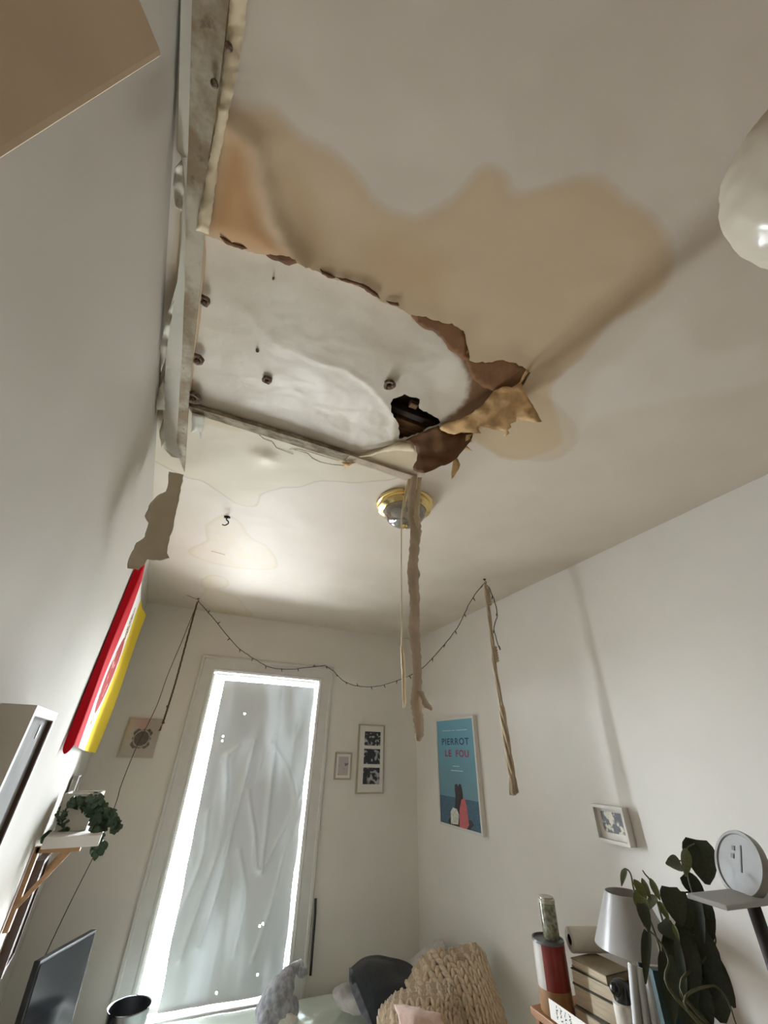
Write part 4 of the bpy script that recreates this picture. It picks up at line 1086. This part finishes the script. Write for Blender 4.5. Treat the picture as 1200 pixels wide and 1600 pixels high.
cloth('case', [[(640, 1506, 3.28), (660, 1489, 3.26), (680, 1474, 3.22), (694, 1469, 3.18)], [(645, 1520, 3.2), (664, 1502, 3.16), (682, 1488, 3.12), (695, 1484, 3.1)], [(655, 1540, 3.12), (675, 1525, 3.08), (692, 1512, 3.04), (702, 1505, 3.0)],
               [(660, 1570, 3.02), (685, 1562, 2.98), (705, 1555, 2.95), (715, 1550, 2.92)]], 'grey_fleece', pw_, amp=.014, fs=14, th=.03)

kn = thing('knit_blanket', 'chunky beige knitted blanket heaped in the bed corner', 'blanket', at_z(690, 1600, BZ))
# upper and lower half of the heap
PA = patch([[at_y(*p) for p in r_] for r_ in (
    [(634, 1534, 2.98), (664, 1490, 2.93), (704, 1483, 2.84), (738, 1473, 2.74), (757, 1488, 2.66)], [(644, 1560, 2.85), (682, 1524, 2.74), (722, 1512, 2.65), (752, 1514, 2.56), (772, 1540, 2.5)],
    [(664, 1590, 2.72), (705, 1566, 2.58), (744, 1558, 2.48), (772, 1566, 2.42), (789, 1592, 2.38)], [(680, 1630, 2.6), (722, 1625, 2.48), (762, 1625, 2.4), (788, 1630, 2.34), (800, 1650, 2.3)])])
PB = patch([[at_y(*p) for p in r_] for r_ in (
    [(606, 1562, 2.82), (622, 1548, 2.80), (652, 1542, 2.74), (692, 1533, 2.68), (712, 1556, 2.58)], [(594, 1576, 2.72), (620, 1562, 2.66), (656, 1556, 2.58), (694, 1558, 2.5), (716, 1578, 2.47)],
    [(588, 1604, 2.62), (620, 1594, 2.54), (660, 1588, 2.47), (694, 1590, 2.41), (722, 1604, 2.4)], [(590, 1640, 2.52), (625, 1636, 2.44), (665, 1632, 2.38), (700, 1636, 2.34), (728, 1642, 2.34)])])


def knit(S_, nc, nr, slant=0.0):
    q = MB(); cache = {}

    def s(u, v):
        return S_(min(max(u, 0), 1), min(max(v, 0), 1))
    for r_ in range(nr):
        for c_ in range(nc):
            u0, v0 = (c_ + .5) / nc, (r_ + .5) / nr
            p = s(u0, v0); du = (s(u0 + .02, v0) - s(u0 - .02, v0)); dv = (s(u0, v0 + .02) - s(u0, v0 - .02)); n_ = du.cross(dv).normalized()
            if n_.y > 0: n_ = -n_
            cw = (s(u0 + .5 / nc, v0) - s(u0 - .5 / nc, v0)); rh = (s(u0, v0 + .5 / nr) - s(u0, v0 - .5 / nr)); r0 = min(cw.length * .27, rh.length * .6)
            j = noise.noise(p * 9) * .25
            for sd in (-1, 1):
                jj = noise.noise(p * 31 + Vector((sd, 0, 0))) * .25
                a = s(u0 + sd * (.47 + j) / nc, v0 - .85 / nr) - n_ * r0 * .2; b = s(u0 + sd * (.29 + jj) / nc, v0 + .02) + n_ * r0 * (.95 + j * 2); c2 = s(u0 + sd * .07 / nc, v0 + .85 / nr) + n_ * r0 * .35
                if (c2 - a).length > 1e-4: q.tube(spline([a, b, c2], 3), [r0 * .5, r0 * .75, r0 * .82, r0 * .84, r0 * .82, r0 * .72, r0 * .45], 8)
    return q


for S_, nc, nr in ((PA, 10, 11), (PB, 10, 7)):
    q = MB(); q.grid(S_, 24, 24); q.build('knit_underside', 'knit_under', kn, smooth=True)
    o_ = knit(S_, nc, nr).build('yarn_stitches', 'knit', kn, smooth=True); o_['kind'] = 'stuff'
pk = thing('pink_cloth', 'pale pink fleece cloth lying on the knitted blanket', 'cloth', at_z(655, 1620, BZ))
cloth('fleece', [[(616, 1570, 2.50), (640, 1572, 2.44), (665, 1580, 2.4), (688, 1586, 2.36)], [(622, 1585, 2.44), (645, 1588, 2.38), (668, 1592, 2.35), (690, 1597, 2.33)], [(628, 1610, 2.4), (650, 1612, 2.35), (672, 1614, 2.32), (695, 1618, 2.3)]], 'pink', pk, 20, 16, amp=.012, fs=22)

# black strap hanging beside the casing
q = MB(); sp_ = spline([at_y(493, 1404, YB - .03), at_y(492, 1430, YB - .032), at_y(489, 1470, YB - .032), at_y(485, 1524, YB - .035)], 6); q.tube(sp_, .009, 8)
tag(q.build('blind_wand', 'black', None, smooth=True), 'black rod hanging on the right edge of the window casing', 'rod')


# ------------------------------------------------------------------ hooks, cords, fairy lights, macrame
def hook(px, py, label, big=1.0):
    p = at_z(px, py, 1.0); q = MB()
    q.lathe(p, [(.012 * big, -.0005), (.012 * big, -.003), (.004 * big, -.006)], 12)
    q.tube(spline([p, p + Vector((0, 0, -.012)) * big, p + Vector((.008, -.004, -.02)) * big, p + Vector((.01, -.006, -.03)) * big, p + Vector((0, -.002, -.038)) * big, p + Vector((-.01, .004, -.034)) * big], 4), .0025 * big, 6)
    return tag(q.build('ceiling_hook', 'iron', None, smooth=True), label, 'hook'), p


hook(355, 808, 'black hook screwed into the stained ceiling, nothing hanging on it', 1.3)
_, h1 = hook(310, 935, 'small ceiling hook near the left wall holding brown twine', .8)
_, h2 = hook(757, 905, 'small ceiling hook holding the beige macrame cord', .8)
PY = lambda px, py, y: at_y(px, py, y)
nail = PY(508, 1040, YB - .035)
path = spline([h1 + Vector((0, 0, -.02)), PY(335, 968, 3.36), PY(370, 1010, 3.46), PY(395, 1028, 3.51), PY(420, 1042, 3.54), PY(450, 1046, 3.56), PY(480, 1043, 3.57), nail], 6)
path += spline([nail, PY(520, 1048, 3.52), PY(540, 1066, 3.4), PY(570, 1073, 3.2), PY(600, 1070, 3.0), PY(640, 1056, 2.72), PY(662, 1042, 2.58), PY(690, 1012, 2.42), PY(715, 980, 2.26), PY(735, 940, 2.1), h2 + Vector((0, 0, -.02))], 6)[1:]
path += spline([h2 + Vector((0, 0, -.025)), PY(766, 922, 1.93), PY(774, 945, 1.92), PY(777, 962, 1.92), PY(772, 980, 1.92), PY(776, 1000, 1.92), PY(781, 1016, 1.92)], 5)[1:]
fl_ = thing('fairy_lights', 'dark wire of unlit fairy lights swagged across the window wall', 'fairy lights', h1)
q = MB(); wob_p = [p + Vector((noise.noise(p * 30), noise.noise(p * 30 + Vector((5, 0, 0))), noise.noise(p * 30 + Vector((0, 5, 0))))) * .004 for p in path]; q.tube(wob_p, .0028, 6); q.build('wire', 'wire', fl_, smooth=True)
bm_ = MB(); bm_.lathe((0, 0, 0), [(.0005, 0), (.0035, 0), (.004, .012), (.0028, .014), (.0028, .02), (.0005, .026)], 8)
bulb0 = None; acc = 0; rnd = random.Random(5)
for i in range(1, len(path)):
    acc += (path[i] - path[i - 1]).length
    if acc > .115:
        acc = 0; p = wob_p[i]
        if bulb0 is None: o_ = bulb0 = bm_.build('bulb', 'wire', fl_, smooth=True)
        else: o_ = bpy.data.objects.new('bulb', bulb0.data); COL.objects.link(o_); o_.parent = fl_
        o_.location = p - ORIGIN[fl_.name]; d = Vector((rnd.uniform(-.7, .7), rnd.uniform(-.5, .5), rnd.choice((-1, -1, .9)))).normalized(); o_.rotation_mode = 'QUATERNION'; o_.rotation_quaternion = d.to_track_quat('Z', 'Y')
for v_ in bulb0.data.vertices: v_.co += ORIGIN[fl_.name]
q = MB(); k = spline([h1 + Vector((.004, 0, -.02)), PY(285, 1000, 3.35), PY(262, 1055, 3.38), PY(246, 1100, 3.40), PY(226, 1142, 3.42), PY(212, 1170, 3.44), PY(190, 1225, 3.46), PY(180, 1258, 3.48), PY(150, 1330, 3.5), PY(110, 1410, 3.52), PY(72, 1490, 3.53), PY(40, 1560, 3.55)], 6)
q.tube(k, .0026, 6); tag(q.build('lead_wire', 'wire', None, smooth=True), 'thin dark lead wire slanting down the back wall behind the ivy', 'wire')
q = MB(); q.tube(spline([at_left(233, 907, .004), PY(270, 921, 3.2), h1 + Vector((0, 0, -.012))], 5), .0016, 5); tag(q.build('tie_wire', 'wire', None, smooth=True), 'short thin wire tied from the left wall to the ceiling hook', 'wire')
# left twine
tw = thing('twine_hanger', 'thin brown twine hanger hanging from the left ceiling hook', 'plant hanger', h1)
q = MB(); ends = [(h1 + Vector((0, 0, -.03))), PY(292, 1000, 3.292), PY(276, 1060, 3.293), PY(264, 1100, 3.294), PY(255, 1128, 3.295)]; base_p = spline(ends, 14)
for s in range(3): q.tube([p + Vector((math.cos(i * .9 + s * 2.1), math.sin(i * .9 + s * 2.1), 0)) * .004 for i, p in enumerate(base_p)], .0032, 5)
q.build('cord', 'twine', tw, smooth=True)
q = MB(); q.ball(PY(255, 1129, 3.295), .009, 10, 8, wob=.3, ws=90); q.ball(PY(262, 1104, 3.295), .009, 10, 8, wob=.3, ws=90); q.build('knot', 'twine', tw, smooth=True)
q = MB()
for i in range(9): a = PY(254, 1131, 3.295); b = PY(250, 1142, 3.295); q.tube([a, b + Vector((rnd.uniform(-.009, .009), rnd.uniform(-.009, .009), 0))], .0022, 4)
q.build('tassel', 'twine', tw, smooth=True)
# right macrame
mc = thing('macrame_hanger', 'long beige macrame cord with beads and tassel hanging from ceiling hook', 'plant hanger', h2)
my = h2.y; B = spline([h2 + Vector((0, 0, -.03)), PY(763, 950, my), PY(769, 1000, my), PY(773, 1040, my), PY(783, 1100, my), PY(789, 1140, my), PY(798, 1200, my), PY(802, 1226, my)], 9)
q = MB()
for s in range(4):
    sp_ = [p + Vector((math.cos(i * .22 + s * PI / 2), math.sin(i * .22 + s * PI / 2), 0)) * (.0075 if i < 36 else .0100 + .00012 * (i - 36)) for i, p in enumerate(B)]; q.tube(sp_, [.0045 + .0030 * (i > 36) for i in range(len(B))], 6)
q.build('cord', 'macrame', mc, smooth=True)


def lerp_px(a, b, n): return [(a[0] + (b[0] - a[0]) * i / (n - 1), a[1] + (b[1] - a[1]) * i / (n - 1)) for i in range(n)]


bd = None
for x_, y_ in lerp_px((761, 921), (764, 944), 7) + lerp_px((772, 1012), (775, 1032), 6):
    p = PY(x_, y_, my)
    if bd is None:
        q = MB(); q.ball((0, 0, 0), .0165, 14, 8, sq=(1.15, 1.15, .62)); bd = q.build('bead', 'macrame', mc, smooth=True); o_ = bd
        for v_ in bd.data.vertices: v_.co += ORIGIN[mc.name]
    else: o_ = bpy.data.objects.new('bead', bd.data); COL.objects.link(o_); o_.parent = mc
    o_.location = p - ORIGIN[mc.name]
q = MB(); a = PY(799, 1206, my)
for i in range(34):
    an = i * 2.4; rr = .006 + .017 * (i / 34) ** .5; b = PY(803, 1240 + rnd.uniform(-3, 3), my) + Vector((math.cos(an) * rr, math.sin(an) * rr, 0)); q.tube([a + Vector((math.cos(an) * rr * .5, math.sin(an) * rr * .5, 0)), (a + b) / 2 + Vector((math.cos(an) * rr * .3, math.sin(an) * rr * .3, 0)), b], .0034, 5)
q.build('tassel', 'macrame', mc, smooth=True)

# ------------------------------------------------------------------ lantern at the right edge
rl = ray(1307, 258); C_ = W(rl * .36 / rl[2]); RL = .062
ln = thing('floor_lamp', 'tall floor lamp with a pale crumpled globe shade beside the camera', 'lamp', Vector((C_.x, C_.y, 0)))
q = MB(); n_, m_ = 72, 44; V = []
for i in range(m_ + 1):
    th = PI * (.02 + .96 * i / m_)
    for k in range(n_):
        an = 2 * PI * k / n_; d = Vector((math.sin(th) * math.cos(an), math.sin(th) * math.sin(an), math.cos(th)))
        V.append(C_ + d * RL * (1 + .05 * (abs(noise.noise(d * 2.6 + Vector((3, 1, 0)))) ** .7 - .3) + .02 * abs(noise.noise(d * 7))))
q.add(V, [(i * n_ + k, i * n_ + (k + 1) % n_, (i + 1) * n_ + (k + 1) % n_, (i + 1) * n_ + k) for i in range(m_) for k in range(n_)]); q.build('shade', 'lantern', ln, smooth=True)
q = MB(); q.tube([Vector((C_.x, C_.y, .02)), Vector((C_.x, C_.y, C_.z - RL * .93))], .011, 12); q.build('pole', 'steel', ln, smooth=True)
q = MB(); q.lathe((C_.x, C_.y, 0), [(.0005, .001), (.13, .001), (.13, .014), (.02, .026), (.0005, .026)], 32); q.build('base', 'steel', ln, smooth=40)

# ------------------------------------------------------------------ bookcase on the right and what stands on it
KX, KZ = 1.555, -.872                          # front edge and top
KY0, KY1 = .55, 1.985
kc = thing('bookcase', 'orange pine bookcase against the right wall at the photo bottom', 'bookcase', W(((KX + XR) / 2, (KY0 + KY1) / 2, FL)))
q = MB(); q.box(W(((KX + XR - .004) / 2, (KY0 + KY1) / 2, KZ - .012)), (XR - KX - .004, KY1 - KY0, .024), bev=.003); q.build('top_board', 'orange_wood', kc)
for yy in (KY0 + .012, (KY0 + KY1) / 2, KY1 - .022):
    q = MB(); q.box(W(((KX + XR) / 2 + .004, yy, (FL + KZ - .024) / 2)), (XR - KX - .02, .02, KZ - .024 - FL)); q.build('side_panel', 'orange_wood', kc)
for zz in (-1.75, -1.45, -1.15):
    for ya_, yb2 in ((KY0 + .022, (KY0 + KY1) / 2 - .01), ((KY0 + KY1) / 2 + .01, KY1 - .032)):
        q = MB(); q.box(W(((KX + XR) / 2 + .006, (ya_ + yb2) / 2, zz)), (XR - KX - .03, yb2 - ya_, .02)); q.build('shelf', 'orange_wood', kc)
q = MB(); q.box(W((XR - .009, (KY0 + KY1) / 2, (FL + KZ - .03) / 2)), (.006, KY1 - KY0 - .03, KZ - FL - .04)); q.build('back_panel', 'orange_wood', kc)
top = KZ + EYE + .0008
fwdv = Vector((float(R[0, 2]), float(R[1, 2]), float(R[2, 2])))


def mpp(p): return (p - Vector((0, 0, EYE))).dot(fwdv) / F


# tin with jar on top
pc = Vector((KX + .075, 1.905, top)); hc = at_y(850, 1466, 1.905).z - top; r_ = 24 * mpp(pc + Vector((0, 0, .1)))
tn_ = thing('red_tin', 'tall red and white tin on the bookcase corner', 'tin', pc)
q = MB(); q.lathe(pc, [(.0005, .001), (r_ * .97, .001), (r_, .004), (r_, hc * .34)], 36); q.build('base_band', 'tin_brown', tn_, smooth=40)
q = MB(); q.lathe(pc, [(r_, hc * .34), (r_, hc - .008)], 36); o_ = q.build('label', ['red_tin', 'tin_label'], tn_, smooth=True)
for p in o_.data.polygons: p.material_index = 1 if p.center.normalized().dot(Vector((-.78, .5, 0))) > .25 and (p.center.x < 0) else 0
q = MB(); q.lathe(pc, [(r_, hc - .010), (r_ * 1.03, hc - .008), (r_ * 1.03, hc), (r_ * .95, hc), (r_ * .93, hc - .006), (.0005, hc - .006)], 36); q.build('lid', 'tin_lid', tn_, smooth=40)
jp = Vector((pc.x + .012, pc.y - .012, pc.z + hc + .001)); hj = at_y(853, 1400, jp.y).z - jp.z; rj = 12.2 * mpp(jp)
jr = thing('herb_jar', 'slim glass jar of dried herbs standing on the red tin', 'jar', jp)
q = MB(); q.lathe(jp, [(.0005, 0), (rj * .95, 0), (rj, .004), (rj, hj * .84), (rj * .96, hj * .86)], 28); q.build('body', 'jar', jr, smooth=40)
q = MB(); q.lathe(jp, [(rj * 1.04, hj * .85), (rj * 1.04, hj * .94), (rj * .9, hj * .95), (rj * .9, hj), (.0005, hj)], 28); q.build('lid', 'jar_cap', jr, smooth=40)


# stack of books; each spine turned to the camera
BA = math.radians(3); zz = top
for lab, L, Wd, Hh, cov, dx, dy, da in (
        ('wide grey book lying at the bottom of the stack', .16, .20, .040, 'cover_grey', -.02, .0, 0), ('thick olive book second from the bottom of the stack', .155, .19, .06, 'cover_olive', .012, .02, .05),
        ('dark covered book in the middle of the stack', .15, .185, .042, 'cover_dark', .008, .03, .08), ('thin tan book on top of the stack under the paper roll', .14, .17, .024, 'cover_tan', .004, .05, -.02)):
    ang = BA + da; u = Vector((math.cos(ang), math.sin(ang), 0)); v = Vector((-math.sin(ang), math.cos(ang), 0)); m0 = Vector((1.742 + dx * .4, 1.738 + dy * .2, zz))
    b = thing('book', lab, 'book', m0, 'books stacked on the bookcase')
    q = MB(); q.box(m0 + Vector((0, 0, Hh / 2)), (L - .004, Wd - .006, Hh - .006), u=u, v=v); q.build('pages', 'pages', b)
    q = MB(); q.box(m0 + Vector((0, 0, .0015)), (L, Wd, .003), u=u, v=v); q.box(m0 + Vector((0, 0, Hh - .0015)), (L, Wd, .003), u=u, v=v); q.box(m0 - v * (Wd / 2 - .0015) + Vector((0, 0, Hh / 2)), (L, .003, Hh), u=u, v=v); q.build('cover', cov, b)
    zz += Hh + .0012
# paper roll on the books
rr = 15 * mpp(Vector((1.70, 1.80, zz))); e1 = at_z(890, 1468, zz - EYE + rr + .001); e2 = at_z(952, 1492, zz - EYE + rr + .001)
ax = Vector((.95, -.31, 0)).normalized(); hl = min(.085, (XR - .02 - e1.x) / 1.9); rc_ = e1 + ax * hl
rl_ = thing('paper_roll', 'white paper roll lying on the stacked books', 'paper roll', rc_ - Vector((0, 0, rr)))
q = MB(); q.lathe(rc_, [(rr * .42, -hl), (rr * .97, -hl), (rr, -hl + .003), (rr, hl - .003), (rr * .97, hl), (rr * .42, hl)], 36, ax, close=False); q.build('paper', 'paper_roll', rl_, smooth=40)
q = MB(); q.lathe(rc_, [(rr * .45, -hl + .001), (rr * .45, hl - .001)], 28, ax); q.lathe(rc_, [(rr * .45, .0), (.0005, .0)], 28, ax); q.build('core', 'black', rl_, smooth=True)
# handwritten card at the front edge
c1, c2, c3 = at_x(857, 1559, KX - .006), at_x(928, 1598, KX - .006), at_x(857, 1588, KX - .006)
cl_ = thing('label_card', 'white card with handwriting taped to the bookcase edge', 'card', c3)
Lc = c1.y - c2.y; Hc = max(.05, c1.z - c3.z); z0 = c1.z
q = MB(); q.box(Vector((KX - .0065, c1.y - Lc / 2, z0 - Hc / 2)), (.0015, Lc, Hc), bev=0); q.build('card', 'paper', cl_)
q = MB(); rnd = random.Random(3)
for ln_ in range(4):
    yb0 = c1.y - Lc * (.18 + .10 * ln_); pts_ = []
    for i in range(22): pts_.append(Vector((KX - .0076, yb0 + rnd.uniform(-.006, .006), z0 - .006 - (Hc - .014) * i / 21)))
    for i in range(0, 20, 5): q.tube(spline(pts_[i:i + 5], 3), .0008, 4)
q.build('handwriting', 'ink', cl_)
# milky lamp
y_l = 1.55; lb = Vector((KX + .235, y_l, top)); zs0, zs1 = at_y(985, 1482, y_l).z, at_y(975, 1394, y_l).z; xs = (at_y(985, 1440, y_l).x)
lb.x = min(xs, XR - .15); k_ = mpp(Vector((lb.x, y_l, (zs0 + zs1) / 2)))
tl = thing('table_lamp', 'table lamp with a milky white cone shade behind the plant', 'lamp', lb)
q = MB(); q.lathe(Vector((lb.x, lb.y, 0)), [(57 * k_, zs0), (28 * k_, zs1), (27 * k_, zs1), (56 * k_, zs0)], 40); q.build('lamp_shade', 'shade', tl, smooth=40)
q = MB(); q.lathe(lb, [(.0005, .001), (.045, .001), (.045, .012), (.02, .03), (.014, .06), (.035, .12), (.03, .18), (.012, .22), (.012, zs1 - lb.z - .05), (.0005, zs1 - lb.z - .05)], 24); q.build('base', 'black', tl, smooth=True)
# bottle with black cap, card tubes, teal folder
p = Vector((KX + .095, 1.46, top)); zt_ = at_y(972, 1528, 1.46).z; zm = at_y(972, 1568, 1.46).z
p.x = at_y(972, 1550, 1.46).x; kk = mpp(p)
bt = thing('pump_bottle', 'pale bottle with a bulky black cap beside the books', 'bottle', p)
q = MB(); q.lathe(p, [(.0005, 0), (17 * kk, 0), (18 * kk, .004), (18 * kk, zm - p.z), (12 * kk, zm - p.z + .006)], 24); q.build('body', 'bottle_white', bt, smooth=40)
q = MB(); q.lathe(p, [(14 * kk, zm - p.z), (15 * kk, zm - p.z + .01), (15 * kk, zt_ - p.z - .02), (11 * kk, zt_ - p.z - .004), (.0005, zt_ - p.z)], 24); q.ball(Vector((p.x - 14 * kk, p.y, zt_ - .02)), 9 * kk, 14, 10); q.build('cap', 'bottle_black', bt, smooth=True)
for lab, pa, pb_, wd, yy in (('grey card tube standing left of the teal folder', (988, 1506), (1000, 1640), 6.5, 1.40), ('pale card tube standing in the middle beside the teal folder', (1000, 1512), (1016, 1640), 5, 1.38), ('white card tube leaning right against the teal folder', (1012, 1522), (1032, 1640), 6, 1.36)):
    a = at_y(*pa, yy); b = at_y(*pb_, yy); d = (a - b).normalized(); b = a - d * ((a.z - top - .004) / d.z); kk = mpp(a); q = MB(); q.tube([b, a - d * .004, a], [wd * kk, wd * kk, wd * kk * .9], 18)
    tag(q.build('card_tube', 'tube_grey', None, smooth=40), lab, 'tube', 'card tubes on the bookcase')
a = at_y(1015, 1512, 1.30); b2 = at_y(1058, 1512, 1.26); q = MB(); dv_ = (b2 - a); dv_.z = 0; hf = a.z - top - .001
q.box(Vector(((a.x + b2.x) / 2, (a.y + b2.y) / 2, top + hf / 2 + .0005)), (dv_.length, .03, hf), u=dv_.normalized(), v=Vector((-dv_.y, dv_.x, 0)).normalized(), bev=.003); tag(q.build('folder', 'teal', None), 'dark teal folder standing behind the plant stems', 'folder')
# tall potted plant
pp_ = Vector((KX + .12, 1.10, top)); pt_ = thing('potted_plant', 'tall potted plant with dark hanging leaves before the lamp', 'potted plant', pp_)
rp = .085; q = MB(); hpot = .13; q.lathe(pp_, [(.0005, 0), (rp * .75, 0), (rp, hpot), (rp * 1.04, hpot + .002), (rp * .94, hpot), (rp * .9, hpot - .02)], 32); q.build('pot', 'white', pt_, smooth=40)
q = MB(); q.lathe(pp_, [(rp * .92, hpot - .02), (.0005, hpot - .016)], 24); q.build('soil', 'soil', pt_)
lf = {'o': leaf_mesh('oval_leaf', 'leaf', .2, .15, 'oval'), 'd': leaf_mesh('dark_leaf', 'leaf_dark', .15, .3, 'heart')}
root = pp_ + Vector((0, 0, hpot - .01)); sm = MB()
STEMS = [[(1050, 1560), (1030, 1480), (1012, 1430), (992, 1395), (985, 1365), (975, 1358), (971, 1376)], [(1052, 1560), (1042, 1470), (1030, 1420), (1018, 1380), (1008, 1366), (1004, 1360)], [(1062, 1560), (1066, 1470), (1080, 1400), (1072, 1350), (1050, 1345)],
         [(1066, 1560), (1090, 1480), (1088, 1420), (1075, 1370), (1072, 1330), (1085, 1318)], [(1070, 1560), (1100, 1500), (1118, 1470), (1104, 1430), (1092, 1400)], [(1056, 1560), (1045, 1500), (1030, 1470), (1005, 1445)], [(1075, 1580), (1110, 1540), (1135, 1560), (1150, 1600)]]
for i, s in enumerate(STEMS):
    yy = 1.16 - .02 * i; pth = spline([root + Vector((rnd.uniform(-.03, .03), rnd.uniform(-.03, .03), 0))] + [at_y(a, b, yy) for a, b in s], 6); sm.tube(pth, [.004 * (1 - .6 * k / len(pth)) for k in range(len(pth))], 6)
sm.build('stem', 'stem', pt_, smooth=True)
tocam = lambda p: (Vector((0, 0, EYE)) - p).normalized()
LV = [('o', 978, 1358, 971, 1378, 8), ('o', 990, 1374, 1010, 1402, 13), ('o', 1003, 1372, 1016, 1404, 9), ('o', 1016, 1372, 1030, 1404, 10), ('o', 994, 1390, 1010, 1430, 20), ('d', 1002, 1412, 1012, 1448, 18), ('o', 1024, 1400, 1014, 1416, 11), ('o', 1030, 1408, 1044, 1436, 10),
      ('d', 1034, 1440, 1050, 1462, 26), ('o', 1064, 1350, 1047, 1348, 20), ('o', 1072, 1326, 1072, 1364, 14), ('d', 1088, 1312, 1102, 1372, 44), ('d', 1070, 1316, 1096, 1338, 20), ('d', 1068, 1366, 1102, 1405, 26), ('d', 1046, 1386, 1062, 1440, 34), ('o', 1038, 1394, 1066, 1402, 14),
      ('d', 1060, 1392, 1078, 1446, 32), ('d', 1082, 1396, 1092, 1470, 24), ('d', 1098, 1400, 1116, 1470, 20), ('d', 1078, 1446, 1108, 1560, 60), ('d', 1060, 1450, 1078, 1570, 46), ('d', 1048, 1462, 1062, 1560, 30), ('d', 1090, 1490, 1130, 1600, 56), ('d', 1104, 1480, 1150, 1580, 26), ('d', 1012, 1456, 1006, 1520, 14),
      ('o', 1052, 1444, 1060, 1468, 7), ('o', 1078, 1454, 1092, 1460, 8), ('d', 1066, 1510, 1096, 1630, 60), ('d', 1040, 1490, 1052, 1590, 26)]
for k, a, b, c_, d_, w_ in LV:
    yy = 1.10 + .05 * noise.noise(Vector((a * .1, b * .1, 0))); p = at_y(a, b, yy); e = at_y(c_, d_, yy - .03); put_leaf(lf[k], pt_, p, e, w_ * mpp(p), tocam(p) + Vector((rnd.uniform(-.4, .4), rnd.uniform(-.2, .2), rnd.uniform(-.2, .5))))
# pale bowl of folded paper in front of the pot
a = at_y(1092, 1572, .95)
# pole with tray and pale disc
yd = .98; tc = at_y(1165, 1397, yd)
st = thing('pole_stand', 'dark pole stand carrying a pale tray and an upright round pale disc', 'stand', Vector((tc.x + .03, yd, 0)))
kk = mpp(tc); q = MB(); ca, cb_ = at_y(1096, 1384, yd), at_y(1240, 1408, yd - .02); du_ = (cb_ - ca); L_ = du_.length; du_.z = 0; du_.normalize(); tcc = (ca + cb_) / 2
tcc.z = (ca.z + cb_.z) / 2
q.box(tcc - Vector((0, 0, .006)), (L_, .11, .012), u=du_, v=Vector((-du_.y, du_.x, 0)), bev=.004); q.build('tray', 'acrylic', st)
pa = at_y(1162, 1408, yd); pb2 = at_y(1215, 1560, yd - .02); dirp = (pb2 - pa)
foot = Vector((pa.x + .01, pa.y - .01, top)); q = MB(); q.tube([tcc - Vector((0, 0, .012)), foot], .017, 16); q.build('pole', 'pole', st, smooth=True)
q = MB(); q.lathe(foot, [(.0005, .001), (.07, .001), (.07, .010), (.02, .016)], 28); q.build('foot', 'pole', st, smooth=40)
ST0 = ORIGIN[st.name]; st.location = foot
dc_ = at_y(1158, 1351, yd); rd_ = 44 * mpp(dc_)
nx = (Vector((0, 0, EYE)) - dc_).normalized(); nx = (nx + Vector((-.2, .85, .35))).normalized()
ORIGIN[st.name] = foot
for ch in st.children: ch.location = (0, 0, 0)
for ch in st.children:
    for vtx in ch.data.vertices: vtx.co += ST0 - foot
q = MB(); q.lathe(dc_, [(.0005, -.012), (rd_ * .96, -.012), (rd_, -.008), (rd_, .008), (rd_ * .97, .012), (rd_ * .88, .012), (rd_ * .86, .008), (.0005, .008)], 48, nx); q.build('round_disc', 'disc', st, smooth=40)
ds_ = st
ux = Vector((0, 0, 1)).cross(nx).normalized(); uy = nx.cross(ux)
q = MB()
for a_, b_, w_, h_ in ((-.18, .42, .12, .14), (-.22, .18, .12, .14)): q.box(dc_ + ux * (a_ * rd_) + uy * (b_ * rd_) + nx * .009, (w_ * rd_, h_ * rd_, .002), u=ux, v=uy, w=nx)
q.build('window_mark', 'tube_dark', ds_)
q = MB(); q.box(dc_ + ux * (.12 * rd_) + uy * (.15 * rd_) + nx * .009, (.05 * rd_, .8 * rd_, .002), u=ux, v=uy, w=nx); q.build('groove', 'tube_dark', ds_)
